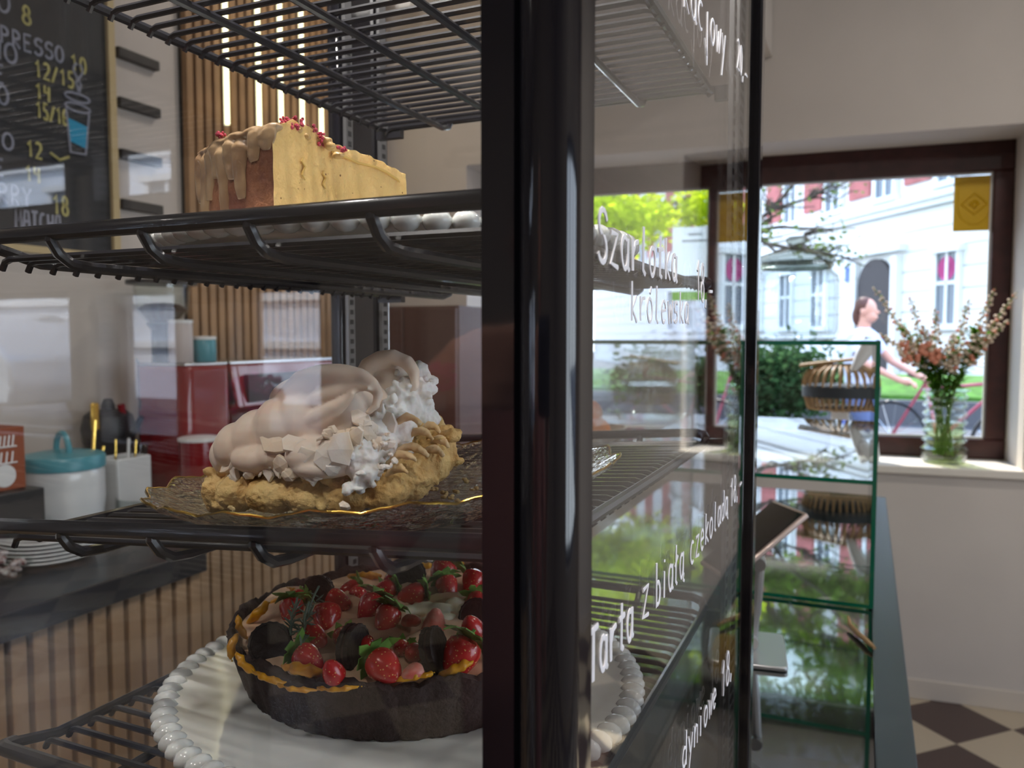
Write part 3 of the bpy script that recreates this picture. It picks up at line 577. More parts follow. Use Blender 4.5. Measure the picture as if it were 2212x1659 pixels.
add_light('case_beam', 'AREA', (-.31, .30, ZT-.014), (R_(20), 0, 0), shape='RECTANGLE', size=.36, size_y=.012, energy=9.0, color=(1, .95, .88))
# white marker handwriting on the outside of the right glass
HXp = XR+.0004
def hwrite(text, *a):
    b = write(MB(), text, HXp, *a); l = cs.location; b.v = [(p[0]-l[0], p[1]-l[1], p[2]-(l[2]-CZ)) for p in b.v]
    obj('handwriting', b, M['marker'], sg)
hwrite('Szarlotka', .308, .0295, .458, .0305, .0142, .0014)
hwrite('królewska', .358, .0065, .492, .0075, .0118, .0010)
hwrite('18,-', .512, .0225, .572, .0215, .0165, .0012)
hwrite('Tarta', .3005, -.1425, .370, -.1450, .0145, .0015)
hwrite('z', .384, -.1430, .402, -.1435, .0155, .0013)
hwrite('białą', .412, -.1455, .487, -.1475, .0148, .0013)
hwrite('czekoladą', .503, -.1475, .657, -.1440, .0140, .0013)
hwrite('18,-', .668, -.143, .735, -.140, .0150, .0013)
hwrite('kacjowy', .462, .186, .612, .2015, .0165, .0011)
hwrite('20,-', .664, .213, .725, .214, .0150, .0012)
hwrite('dyniowe', .487, -.2745, .616, -.2855, .0140, .0013)
hwrite('18,', .638, -.294, .705, -.292, .0190, .0014)
# ---------------------------------------------------------------- wire shelves
SX0, SX1, SY0, SY1 = -.462, -.130, .290, .735
def shelf(z, lab, slope=0, zx=None):
    ang = -math.atan(slope); r = thing('wire_shelf', (SX0, SY0, z), (0, ang, 0), label=lab, category='shelf', group='black wire shelves in the cake case')
    Wd, D = (SX1-SX0), SY1-SY0; rc = .012
    obj('front_rail', MB().tube([(0, rc, -.004), (.003, .004, -.002), (rc, 0, 0), (Wd-rc, 0, 0), (Wd-.003, .004, -.002), (Wd, rc, -.004)], .0043, 10), M['black_wire'], r)
    obj('back_rail', MB().tube([(0, D-rc, -.009), (.003, D-.004, -.006), (rc, D, -.004), (Wd-rc, D, -.004), (Wd-.003, D-.004, -.006), (Wd, D-rc, -.009)], .0040, 10), M['black_wire'], r)
    for x in (0, Wd): obj('side_rail', MB().tube([(x, rc, -.004), (x, .04, -.011), (x, D*.5, -.012), (x, D-.03, -.012), (x, D-rc, -.009)], .0034, 8), M['black_wire'], r)
    g = MB(); y = .016
    while y < D-.01: g.tube([(0, y, -.0165), (.003, y, -.0120), (.008, y, -.0105), (Wd/2, y, -.0105), (Wd-.008, y, -.0105), (Wd-.003, y, -.0120), (Wd, y, -.0165)], .0020, 6); y += .0157
    obj('wire_grid', g, M['black_wire'], r)
    for k in range(1, 5):
        x = Wd*k/5.0+.001*(k-2)
        obj('cross_rod', MB().tube([(x, 0, 0), (x+.0005, -.001, -.0045), (x+.001, .003, -.011), (x+.001, .010, -.0155), (x+.001, .022, -.0168), (x+.001, D/2, -.0155), (x+.001, D-.02, -.0155), (x+.001, D-.006, -.012), (x+.001, D, -.004)], .0030, 8), M['black_wire'], r)
    for x in (-.012, Wd+.004):
        obj('bracket', MB().box(min(x, x+.012), max(x, x+.012)+(.02 if x < 0 else .003)-.003, D-.02, D-.012, -.02, -.008), M['black_wire'], r, smooth=False)
    return r
shelf(.224, 'top wire shelf of the cake case seen from below, empty')
shelf(.0545, 'wire shelf of the cake case holding the cheesecake slice')
S3 = .0737; Z3 = -.1075+S3*(SX0+.44)
shelf(Z3, 'tilted wire shelf of the cake case holding the meringue pie', S3)
def z3(x): return -.1075+S3*(x+.44)
shelf(-.240, 'lowest wire shelf of the cake case holding the strawberry tart')
# ---------------------------------------------------------------- plates
M['milk'] = mat('milk_glass', (.70, .72, .71), .14, coat=.3, sss=.1)
def beaded_plate(x, y, z, R, nb, lab, grp=None):
    r = thing('beaded_plate', (x, y, z), label=lab, category='plate')
    obj('dish', MB().lathe([(0, 0), (R*.55, 0), (R*.60, .003), (R*.93, .0085), (R*.985, .0105), (R*.985, .0135), (R*.93, .0125), (R*.60, .0085), (0, .0080)], 72), M['milk'], r)
    b = MB(); 
    for k in range(nb):
        a = 2*math.pi*k/nb; Mt = Matrix.Rotation(a, 3, 'Z'); h = math.pi*R/nb*1.02
        b.ell((R*math.cos(a), R*math.sin(a), .0112), (.0085, h, .0062), 10, 7, M=Mt)
    obj('beaded_rim', b, M['milk'], r)
    return r
beaded_plate(-.282, .458, .0445, .146, 62, 'white beaded plate under the cheesecake, seen from below through the shelf')
beaded_plate(-.290, .470, -.2487, .157, 82, 'large white beaded plate under the strawberry tart')
gl = thing('glass_plate', (-.272, .426, z3(-.272)-.0100), (0, -math.atan(S3), 0), label='clear ribbed glass plate with wavy gold rim under the meringue pie', category='plate')
M['plate_glass'] = thin_glass('plate_glass', .24, (.90, .90, .88), .8, 150)
def pf(r, z, a, j):
    wv = math.cos(a*20); k = max(0, (r-.10)/.045); return r+.0022*k*wv, z+.0018*k*wv*k+ .0004*math.cos(a*60)*k
obj('dish', MB().lathe([(0, 0), (.10, 0), (.112, .003), (.130, .012), (.142, .0185), (.1435, .0205), (.140, .0205), (.128, .0150), (.110, .0070), (.10, .0045), (0, .0045)], 160, fn=pf), M['plate_glass'], gl)
obj('gold_rim', MB().tube([(pf(.1425, .0208, a, 0)[0]*math.cos(a), pf(.1425, .0208, a, 0)[0]*math.sin(a), pf(.1425, .0208, a, 0)[1]) for a in [2*math.pi*k/200 for k in range(201)]], .0007, 6), M['gold'], gl)
# ---------------------------------------------------------------- cheesecake slice
ck_ = thing('cheesecake_slice', (-.30, .40, .0525), label='yellow baked cheesecake slice with brown crust and raspberry crumbs', category='cake')
N0, T0, L0 = Vector((-.2885, .338, 0)), Vector((-.283, .462, 0)), Vector((-.364, .362, 0))
def crust(t):                                   # from N0 round to L0, bulging towards the glass
    p = N0.lerp(L0, t); nrm = Vector((-(L0-N0).y, (L0-N0).x, 0)).normalized(); s = 1 if nrm.y < 0 else -1
    return p+nrm*s*.006*math.sin(math.pi*t)
zb = .0535
ZK = [(0, .1068), (.3, .1110), (.5, .1112), (.6, .1118), (.72, .1140), (.80, .1168), (.87, .1166), (.94, .1130), (1.0, .1065), (1.3, .1045)]
def ztop(p):                                    # top surface: raised lip behind the crust, falling to the tip
    d = (p-T0).length/.125
    for (a, za), (b, zb_) in zip(ZK, ZK[1:]):
        if d <= b: t_ = (d-a)/(b-a); return za+(zb_-za)*t_+.0007*math.sin(p.x*500+p.y*430)
    return .1045
n1, n2, nz = 56, 26, 26; mb = MB(); per = []
for i in range(n1): per.append(N0.lerp(T0, 1-i/n1) if False else T0.lerp(N0, i/n1))
for i in range(n2): per.append(crust(i/n2))
for i in range(n1): per.append(L0.lerp(T0, i/n1))
V = []
cen = (N0+T0+L0)/3
for j in range(nz+1):
    for i, p in enumerate(per):
        zt = ztop(p); z = zb+(zt-zb)*j/nz; nn = noise.noise(Vector((p.x*170, p.y*170, z*170)))*.0007+noise.noise(Vector((p.x*55, p.y*55, z*40)))*.0010
        o = (p-cen).normalized()*nn; rnd_ = -.003*max(0, (j/nz-.88)/.12)**2 if n1 <= i < n1+n2 else 0
        V.append(p+o+(p-cen).normalized()*rnd_+Vector((0, 0, z)))
np_ = len(per); fs = []; mi = []
for j in range(nz):
    for i in range(np_):
        fs.append((j*np_+i, j*np_+(i+1) % np_, (j+1)*np_+(i+1) % np_, (j+1)*np_+i)); mi.append(1 if n1 <= i < n1+n2 else 0)
# top cap as rings towards the centre
base = nz*np_; rings = 8
for k in range(1, rings):
    for i, p in enumerate(per):
        q = p.lerp(cen, k/rings); V.append(Vector((q.x, q.y, ztop(q)+noise.noise(q*300)*.001)))
for k in range(rings-1):
    a0 = base if k == 0 else (nz+1)*np_+(k-1)*np_; b0 = (nz+1)*np_+k*np_
    for i in range(np_): fs.append((a0+i, a0+(i+1) % np_, b0+(i+1) % np_, b0+i)); mi.append(2)
V.append(Vector((cen.x, cen.y, ztop(cen)))); b0 = (nz+1)*np_+(rings-2)*np_
for i in range(np_): fs.append((b0+i, b0+(i+1) % np_, len(V)-1)); mi.append(2)
fs.append(tuple(range(np_))[::-1]); mi.append(0)
mb.v = [tuple(p) for p in V]; mb.f = fs; mb.m = mi
# crumb with vanilla specks and small cracks
cm = mat('cheesecake_crumb', (.78, .56, .15), .75, bump=.8, bscale=260, sss=.15); n = cm.node_tree.nodes; l = cm.node_tree.links
t = n.new('ShaderNodeTexCoord'); vo = n.new('ShaderNodeTexVoronoi'); vo.inputs['Scale'].default_value = 210; l.new(t.outputs['Object'], vo.inputs['Vector'])
ra = n.new('ShaderNodeValToRGB'); ra.color_ramp.elements[0].position = .10; ra.color_ramp.elements[0].color = (.18, .09, .02, 1); ra.color_ramp.elements[1].position = .17; ra.color_ramp.elements[1].color = (1, 1, 1, 1)
l.new(vo.outputs['Distance'], ra.inputs[0]); ns = n.new('ShaderNodeTexNoise'); ns.inputs['Scale'].default_value = 45; l.new(t.outputs['Object'], ns.inputs['Vector'])
rb_ = n.new('ShaderNodeValToRGB'); rb_.color_ramp.elements[0].color = (.66, .41, .12, 1); rb_.color_ramp.elements[1].color = (.84, .58, .25, 1); l.new(ns.outputs['Fac'], rb_.inputs[0])
mx = n.new('ShaderNodeMix'); mx.data_type = 'RGBA'; mx.blend_type = 'MULTIPLY'; mx.inputs[0].default_value = 1; l.new(rb_.outputs[0], mx.inputs[6]); l.new(ra.outputs[0], mx.inputs[7])
# only some of the specks are seen
ng = n.new('ShaderNodeTexNoise'); ng.inputs['Scale'].default_value = 160; l.new(t.outputs['Object'], ng.inputs['Vector']); rg = n.new('ShaderNodeValToRGB'); rg.color_ramp.elements[0].position = .52; rg.color_ramp.elements[1].position = .56; l.new(ng.outputs['Fac'], rg.inputs[0]); l.new(rg.outputs[0], mx.inputs[0])
l.new(mx.outputs[2], n['Principled BSDF'].inputs['Base Color'])
cb_ = mat('cheesecake_crust', (.20, .075, .03), .6, bump=.9, bscale=220, col2=(.11, .03, .015), vscale=60)
ct = mat('caramel_top', (.56, .37, .15), .35, bump=.5, bscale=160, col2=(.40, .24, .08), vscale=40, coat=.2)
W('crumb', mb, [cm, cb_, ct], ck_, sharp=45)
cr2 = MB(); cr2.tube([T0+Vector((-.002, -.004, ztop(T0)-.007))]+[T0.lerp(N0, k)+Vector((.0012, 0, ztop(T0.lerp(N0, k))-.0065-.0008*math.sin(k*19))) for k in (.1, .2, .3, .42, .52, .62)], .0009, 5)
for (k, z0, z1) in ((.82, .098, .086), (.68, .094, .084)):
    cr2.tube([T0.lerp(N0, k+.012*math.sin(q*2.1))+Vector((.0009, 0, z0+(z1-z0)*q/5)) for q in range(6)], [.0003, .0006, .0009, .0007, .0006, .0003], 5)
W('crumb_cracks', cr2, mat('crack_brown', (.56, .36, .10), .8), ck_)
bsm = MB(); rd = random.Random(2)
for i in range(34):
    p = crust(rd.random())+Vector((rd.uniform(-.0008, .0008), -.0006, zb+rd.uniform(0, .011))); bsm.ell(p, rd.uniform(.0016, .003), 6, 4)
for t_ in [k/16 for k in range(17)]: bsm.ell(crust(t_)+Vector((0, 0, zb+.0045)), (.0036, .0022, .006), 8, 5)
W('biscuit_base', bsm, mat('biscuit_orange', (.42, .15, .04), .8, bump=.9, bscale=300, col2=(.25, .08, .02), vscale=150), ck_)
gz = MB()
for i, (t_, ln) in enumerate(((.05, .010), (.16, .016), (.30, .034), (.40, .022), (.50, .040), (.60, .020), (.70, .030), (.80, .042), (.92, .030))):
    p = crust(t_); q = (p-cen).normalized(); P = []; rr = []
    for k in range(6): P.append(p+q*(.0005 if k else -.004)+Vector((.0008*math.sin(i+k), 0, ztop(p)+.001-ln*k/5))); rr.append([.005, .0062, .0055, .0046, .0046, .0032][k])
    gz.tube(P, rr, 8, flat=(1, .32, 1))
for k in range(24):
    t_ = k/23; p = crust(t_).lerp(cen, .06); gz.ell((p.x, p.y, ztop(p)-.0002), (.0052, .0045, .0024), 8, 6)
W('caramel_glaze', gz, mat('glaze_beige', (.33, .22, .12), .35, coat=.3, bump=.3, bscale=90, col2=(.20, .115, .06), vscale=60, sss=.1), ck_, mods=remesh(.0007, 5))
rs = MB()
for (x, y, d, s) in ((625, 268, .437, .0042), (640, 262, .440, .0040), (648, 272, .438, .0034), (636, 272, .434, .003), (668, 280, .447, .0040), (680, 286, .45, .0045), (692, 292, .452, .0038), (697, 300, .45, .003), (700, 312, .452, .0025), (737, 322, .47, .0024), (615, 263, .44, .003), (478, 292, .45, .002)):
    p = at(x, y, d)
    for _ in range(12): rs.ell(p+Vector((rd.gauss(0, s*.5), rd.gauss(0, s*.5), rd.gauss(0, s*.35))), rd.uniform(.0007, .0013), 6, 4)
W('raspberry_crumbs', rs, mat('raspberry', (.42, .035, .075), .45, col2=(.30, .02, .05), vscale=200), ck_)
gf = MB()
for (x, y, d) in ((640, 282, .438), (660, 296, .443), (706, 304, .452), (712, 316, .452), (730, 336, .46), (620, 276, .436)): gf.ell(at(x, y, d), (rd.uniform(.003, .005), .003, .0022), 8, 6)
W('cream_crumbs', gf, ct, ck_, mods=remesh(.0008, 2, [('CLOUDS', .004, .0015, 2)]))
# ---------------------------------------------------------------- meringue pie on the glass plate
pi2 = thing('meringue_pie_slice', (-.27, .42, z3(-.27)), label='tall apple pie slice under broken toasted meringue swirls on a glass plate', category='pie')
def blob(mb, x, y, d, rx, ry, rdp=None):
    k = d/F; mb.ell(at(x, y, d), (rx*k, (rdp or (rx+ry)/2)*k, ry*k), 14, 10, M=Matrix.Rotation(R_(24), 3, 'Z'))
ap = MB(); rd = random.Random(4)
for a in ((475, 1060, .452, 38, 42), (520, 1062, .44, 55, 42), (590, 1068, .43, 60, 40), (670, 1072, .425, 60, 38), (750, 1072, .422, 60, 36), (830, 1060, .425, 55, 44), (885, 1030, .435, 55, 52), (930, 1000, .445, 45, 48), (955, 975, .455, 32, 50), (905, 965, .46, 50, 60), (935, 930, .47, 30, 36), (860, 990, .45, 70, 60), (700, 1020, .47, 200, 50, 60), (600, 1010, .475, 120, 50)): blob(ap, *a)
for _ in range(210):
    x = rd.uniform(450, 985); y = rd.uniform(1015, 1098) if x < 820 else rd.uniform(920+ (0 if x > 880 else 60), 1085-(x-820)*.35)
    blob(ap, x, y, .412+.016*rd.random()+(.0001*(x-700) if x > 700 else .00014*(700-x)), rd.uniform(6, 20), rd.uniform(5, 14))
W('apple_filling', ap, mat('apple_crumb', (.84, .60, .25), .6, bump=1.0, bscale=260, col2=(.68, .40, .13), vscale=45, sss=.12), pi2, mods=remesh(.0010, 1, [('CLOUDS', .007, .0038, 3), ('CLOUDS', .0022, .0014, 3)]))
# folded apple layers at the cut end
fo = MB()
for i, (x, y, w_, h_) in enumerate(((880, 925, 60, 26), (905, 950, 62, 24), (890, 978, 70, 22), (868, 1004, 66, 22), (930, 935, 44, 20), (950, 960, 40, 20), (858, 1030, 50, 18), (935, 985, 46, 18))):
    P = []
    for k in range(9):
        t_ = k/8; P.append(at(x-w_/2+w_*t_, y-h_*math.sin(math.pi*t_)*.8+8*t_*(i % 3-1), .405+.03*abs(x-820)/120+.003*math.cos(3*t_)))
    fo.tube(P, [.001, .0016, .002, .0023, .0024, .0023, .002, .0016, .001], 8)
W('apple_folds', fo, mat('apple_fold', (.84, .64, .38), .5, col2=(.74, .50, .24), vscale=70, bump=.4, bscale=200, sss=.15), pi2, mods=remesh(.0008, 1, [('CLOUDS', .005, .0022, 2), ('CLOUDS', .0018, .0008, 2)]))
mt = MB()
for a in ((487, 985, .448, 34, 42), (515, 965, .442, 50, 55), (560, 945, .44, 62, 62), (615, 925, .435, 68, 72), (670, 905, .435, 78, 78), (640, 870, .45, 58, 56), (690, 855, .448, 66, 56), (735, 845, .445, 66, 50), (775, 860, .442, 56, 52), (735, 905, .432, 70, 70), (600, 985, .428, 55, 36), (675, 985, .418, 60, 42), (735, 975, .414, 52, 46), (700, 1010, .415, 70, 26), (560, 990, .43, 60, 32), (800, 890, .445, 60, 60)): blob(mt, *a)
def ribbon(pts, flat=None):
    mt.tube([at(x, y, d) for x, y, d, _ in pts], [q*d/F for _, _, d, q in pts], 14)
ribbon([(600, 900, .440, 26), (625, 860, .432, 30), (655, 830, .428, 31), (695, 815, .424, 29), (735, 812, .420, 26), (775, 818, .416, 22), (805, 832, .412, 17), (818, 852, .409, 12), (812, 876, .407, 9), (792, 893, .407, 6)])
ribbon([(660, 880, .424, 18), (695, 858, .418, 20), (735, 845, .413, 18), (772, 836, .409, 13), (800, 838, .406, 8)])
ribbon([(640, 920, .425, 18), (690, 900, .416, 20), (730, 880, .411, 16), (756, 858, .408, 10), (764, 846, .406, 6)])
ribbon([(785, 812, .452, 20), (796, 790, .450, 20), (820, 776, .448, 19), (850, 772, .446, 18), (878, 784, .444, 17), (895, 806, .443, 15), (896, 835, .443, 12), (884, 858, .444, 8)])
for a in ((845, 815, .458, 46, 40), (870, 840, .458, 38, 40), (828, 845, .455, 40, 36), (800, 812, .460, 26, 32)): blob(mt, *a)
W('toasted_meringue', mt, mat('meringue_toast', (.86, .74, .64), .5, col2=(.82, .66, .53), vscale=35, sss=.25, bump=.08, bscale=40), pi2, mods=remesh(.0010, 4, [('CLOUDS', .018, .0022, 1)]))
fm_ = MB()
for a in ((860, 880, .448, 56, 46), (888, 850, .452, 42, 40), (900, 880, .455, 38, 42), (908, 815, .460, 20, 26), (916, 822, .458, 12, 14), (845, 925, .432, 56, 42), (810, 945, .422, 46, 44), (785, 975, .414, 40, 42), (790, 1015, .412, 30, 26), (850, 950, .436, 40, 30), (765, 1000, .412, 30, 30), (905, 905, .455, 30, 20)): blob(fm_, *a)
for _ in range(330):
    t_ = rd.random(); x = 770+160*t_+rd.gauss(0, 14); y = 1020-215*t_+rd.gauss(0, 30); blob(fm_, min(x, 932-max(0, (y-870)*.25)), max(y, 822 if x > 870 else 0), .404+.058*t_+rd.uniform(-.002, .006), rd.uniform(4, 16), rd.uniform(4, 15))
for a in ((908, 800, .457, 17, 20), (918, 815, .457, 15, 16), (900, 835, .455, 24, 26), (912, 850, .455, 18, 20), (905, 790, .457, 10, 12), (925, 905, .458, 26, 22)): blob(fm_, *a)
for _ in range(60): blob(fm_, rd.uniform(888, 922), rd.uniform(815, 900), .454+rd.uniform(0, .004), rd.uniform(3, 9), rd.uniform(3, 9))
W('white_meringue', fm_, mat('meringue_white', (.90, .88, .85), .75, bump=.35, bscale=170, sss=.3), pi2, mods=remesh(.0009, 0, [('CLOUDS', .005, .0026, 3), ('CLOUDS', .0018, .0012, 3)]))
sd = MB()                                       # broken shards of the baked shell
def shard(x, y, d, w_, h_, ang, tilt):
    k = d/F; n_ = 6; pts = []
    for q in range(n_):
        a = 2*math.pi*q/n_+rd.uniform(-.25, .25); rr = rd.uniform(.75, 1.1); pts.append(Vector((w_*k*rr*math.cos(a), 0, h_*k*rr*math.sin(a))))
    Mt = Matrix.Rotation(R_(24), 3, 'Z') @ Matrix.Rotation(R_(tilt), 3, 'X') @ Matrix.Rotation(R_(rd.uniform(-30, 30)), 3, 'Z') @ Matrix.Rotation(R_(ang), 3, 'Y'); c = at(x, y, d); th = .0013
    v = [c+Mt @ (p+Vector((0, -th*.5-.0015*(1-(p.length/(max(w_, h_)*k))**2), 0))) for p in pts]+[c+Mt @ (p+Vector((0, th, 0))) for p in pts]
    sd.add(v+[c+Mt @ Vector((0, -th*1.6, 0))], [(i, (i+1) % n_, 2*n_) for i in range(n_)]+[tuple(range(2*n_-1, n_-1, -1))]+[((i+1) % n_, i, n_+i, n_+(i+1) % n_) for i in range(n_)])
for a in ((735, 970, .403, 36, 44, 10, -5), (700, 985, .405, 26, 34, 30, -10), (660, 995, .408, 30, 30, 70, 10), (610, 1005, .415, 26, 26, 20, 15), (560, 1000, .424, 30, 24, 80, 15), (515, 1000, .432, 22, 24, 40, 10), (840, 915, .418, 22, 26, 5, -10), (800, 930, .410, 18, 30, -15, 5), (765, 945, .406, 22, 26, 40, 10), (815, 960, .411, 14, 24, 12, 0), (720, 1015, .406, 26, 16, 10, 30), (590, 960, .418, 38, 26, 20, -30), (640, 960, .412, 40, 26, 10, -35), (780, 905, .41, 30, 18, 30, -30), (855, 945, .425, 12, 22, 0, 0), (745, 1093, .376, 16, 8, 20, -40), (540, 1025, .425, 16, 10, 0, 30), (620, 1028, .413, 16, 9, 40, 20), (680, 1030, .409, 18, 8, 10, 20)): shard(*a)
for _ in range(40):
    xx = rd.uniform(500, 860); shard(xx, rd.uniform(985, 1028) if xx < 690 else rd.uniform(925, 1020), (.4065+max(0, 690-xx)*.00013)+rd.uniform(0, .004)+.0055*(xx > 800), rd.uniform(15, 34), rd.uniform(10, 22), rd.uniform(0, 180), rd.uniform(-35, 25))
for _ in range(50):
    xx = rd.uniform(500, 870); shard(xx, rd.uniform(995, 1030) if xx < 690 else rd.uniform(930, 1020), (.4065+max(0, 690-xx)*.00013)+rd.uniform(0, .005), rd.uniform(4, 12), rd.uniform(3, 9), rd.uniform(0, 180), rd.uniform(-40, 40))
W('meringue_shards', sd, mat('meringue_shell', (.90, .82, .75), .6, col2=(.84, .68, .52), vscale=60, bump=.2, bscale=150, sss=.2), pi2, smooth=False, bevel=.0003)
cr3 = MB()
for (x, y) in ((905, 1052), (918, 1063), (940, 1056), (962, 1066), (975, 1074), (930, 1044), (1012, 1040), (1006, 1036), (990, 1083), (1004, 1085), (985, 1060), (900, 1090), (500, 1098), (1025, 1056), (960, 1075)):
    for _ in range(3): p = onZ(x+rd.uniform(-6, 6), y+rd.uniform(-3, 3), z3(-.2)-.003); cr3.ell(p, (rd.uniform(.0008, .0022), rd.uniform(.0008, .002), rd.uniform(.0007, .0014)), 6, 4)
W('loose_crumbs', cr3, mat('crumb_pale', (.66, .50, .25), .8), pi2, kind='stuff')
# ---------------------------------------------------------------- chocolate tart with strawberries
TX, TY, TB = -.3005, .4900, -.2400; TR = .1243; TZ = -.2015
tt_ = thing('chocolate_tart', (TX, TY, TB), label='round fruit tart in a fluted dark chocolate shell on the lowest shelf', category='tart')
def fl(r, z, a, j):
    out = j in (1, 2, 3, 4, 5, 6); return (r+(.0016*abs(math.cos(a*22)) if out else 0)+(.0006*math.sin(a*97+j*2) if out else 0), z+((.0016*math.sin(a*13)+.0010*math.sin(a*47)+.0006*math.sin(a*111)) if 5 <= j <= 8 else 0))
H = TZ-TB
obj('shell', MB().lathe([(0, 0), (.1115, 0), (.1130, .002), (.1170, H*.35), (.1205, H*.66), (.1235, H*.93), (.1243, H*1.0), (.1225, H*1.05), (.1195, H*1.0), (.1180, H*.8), (0, H*.8)], 264, fn=fl), mat('chocolate_pastry', (.040, .024, .022), .75, bump=.9, bscale=260, col2=(.026, .015, .014), vscale=120), tt_, sharp=60)
def cf(r, z, a, j): return r, z+.0028*math.sin(a*5+r*90)*min(1, r/.03)+.0020*math.sin(a*11+r*200)*min(1, r/.03)
obj('cream_filling', MB().lathe([(.1182, H*.78)]+[(.1182-.0082*k, H*.93+.0065*math.sin(k*.16)) for k in range(14)]+[(0, H*1.06)], 90, fn=cf), mat('peach_cream', (.74, .50, .34), .45, sss=.25), tt_)
CR = []                                          # fruit centres for the physics of stacking
def on_top(x, y, z): return onZ(x, y, z)
M['strawberry'] = mat('strawberry_skin', (.50, .016, .016), .25, coat=.4, sss=.1); n = M['strawberry'].node_tree.nodes; l = M['strawberry'].node_tree.links
t = n.new('ShaderNodeTexCoord'); vo = n.new('ShaderNodeTexVoronoi'); vo.inputs['Scale'].default_value = 430; l.new(t.outputs['Object'], vo.inputs['Vector'])
ra = n.new('ShaderNodeValToRGB'); ra.color_ramp.elements[0].position = .14; ra.color_ramp.elements[0].color = (.78, .48, .18, 1); ra.color_ramp.elements[1].position = .22; ra.color_ramp.elements[1].color = (.50, .014, .016, 1)
l.new(vo.outputs['Distance'], ra.inputs[0]); l.new(ra.outputs[0], n['Principled BSDF'].inputs['Base Color'])
M['calyx'] = mat('calyx_green', (.20, .40, .07), .5, col2=(.10, .24, .04), vscale=80)
M['cut_berry'] = mat('strawberry_cut', (.58, .12, .09), .35, col2=(.62, .28, .22), vscale=120)
def berry(x, y, zc, s, tip, lab, calyx=True, half=False):
    c = on_top(x, y, zc); r = thing('strawberry', tuple(c), label=lab, category='strawberry', group='strawberries on the chocolate tart')
    d = (RT*tip[0]+UP*tip[1]+FW*tip[2]).normalized(); Q = Vector((0, 0, 1)).rotation_difference(-d).to_matrix()
    pf_ = [(0, -1.25), (.28, -1.15), (.58, -.75), (.82, -.15), (.90, .28), (.80, .62), (.50, .82), (.12, .80), (0, .78)]
    m_ = MB(); m_.lathe([(a*s, b*s) for a, b in pf_], 20, M=Q.to_4x4())
    if half: m_.v = [tuple(Vector((p[0], p[1], max(p[2], -s*.15)))) for p in m_.v]
    obj('fruit', m_, M['cut_berry'] if half else M['strawberry'], r)
    if calyx:
        g = MB(); nl = 7
        for k in range(nl):
            a = 2*math.pi*k/nl+x; e = rd.uniform(.8, 1.15)
            P = [Q @ Vector((rr*s*math.cos(a), rr*s*math.sin(a), zz*s)) for rr, zz in ((.08, .84), (.6*e, 1.02), (1.1*e, .98), (1.55*e, .62+.35*(k % 2)))]
            sd_ = Q @ Vector((-math.sin(a), math.cos(a), 0)); wv = [.12*s, .34*s, .32*s, .02*s]
            v = [p+sd_*w_ for p, w_ in zip(P, wv)]+[p-sd_*w_ for p, w_ in zip(P, wv)]; up_ = Q @ Vector((0, 0, .06*s)); v += [p+up_ for p in v]
            f_ = []
            for q in range(3): f_ += [(q, q+1, q+5, q+4), (q+8, q+12, q+13, q+9), (q, q+8, q+9, q+1), (q+4, q+5, q+13, q+12)]
            g.add(v, f_)
        g.tube([Q @ Vector((0, 0, .8*s)), Q @ Vector((.1*s, 0, 1.35*s))], .09*s, 5)
        obj('calyx', g, M['calyx'], r, smooth=False)
B = [(757, 1273, .0078, (-.6, -.1, -.4), 1, 'at the back beside the tall dark cookie'), (832, 1278, .0098, (-.9, -.3, -.4), 1, 'pale-seeded, left of the white cream at the back'), (848, 1250, .0075, (.2, .6, -.3), 1, 'tucked left of the rear dark cookie'),
 (956, 1238, .0122, (-.3, -.7, -.5), 1, 'largest one standing highest at the back'), (966, 1268, .0098, (.3, -.7, -.6), 1, 'just below the highest strawberry'), (893, 1284, .0098, (-1, -.1, -.3), 1, 'lying flat above the white cream'),
 (706, 1334, .0112, (.1, -.7, -.6), 0, 'left of centre in the second row'), (630, 1318, .0098, (.1, -.8, -.5), 1, 'near the left rim under a leafy cap'), (728, 1298, .0095, (1, -.3, -.3), 0, 'pointing right in the middle row'), (803, 1314, .0118, (-.4, -.8, -.5), 1, 'in the middle below the cream edge'),
 (836, 1336, .0104, (-.3, -.8, -.5), 1, 'in the centre against the cream'), (677, 1376, .0094, (.7, -.2, -.5), 0, 'dull red one behind the front mango'), (665, 1423, .0096, (.8, -.3, -.5), 1, 'in the front left with bright seeds'), (830, 1440, .0112, (.6, -.2, -.6), 1, 'at the front rim with a big leafy cap'),
 (1022, 1362, .0100, (-.2, .7, -.4), 1, 'beside the corner post, upper one'), (995, 1416, .0128, (-.4, -.8, -.4), 1, 'cut open beside the corner post at the front'), (1022, 1256, .0105, (-.2, -.7, -.5), 0, 'behind the cream next to the corner post'),
 (893, 1410, .0070, (-.2, .3, -.9), 1, 'small dark one between the two upright cookies'), (938, 1352, .0095, (.1, .9, .2), 1, 'dark halved one right behind the upright cookie'), (888, 1345, .0068, (.7, .3, -.5), 0, 'small piece at the edge of the cream'), (720, 1452, .0076, (-.2, .8, -.5), 0, 'small faded piece at the front rim'),
 (893, 1454, .0065, (-.6, 0, -.6), 0, 'flat slice behind the mango at the front right'), (775, 1285, .0075, (.5, -.4, -.6), 0, 'half hidden in the middle of the back row'), (787, 1395, .0085, (.4, .3, -.8), 0, 'behind the left upright cookie'),
 (640, 1290, .0070, (-.5, .2, -.6), 1, 'leafy-capped small one at the back left'), (740, 1375, .0075, (.1, .2, -.6), 1, 'mostly green-capped one left of the upright cookie'), (868, 1400, .0062, (.1, .2, -.6), 1, 'tiny one right of centre'), (1030, 1300, .0080, (.1, -.2, -.6), 1, 'by the post above the half-hidden cookie')]
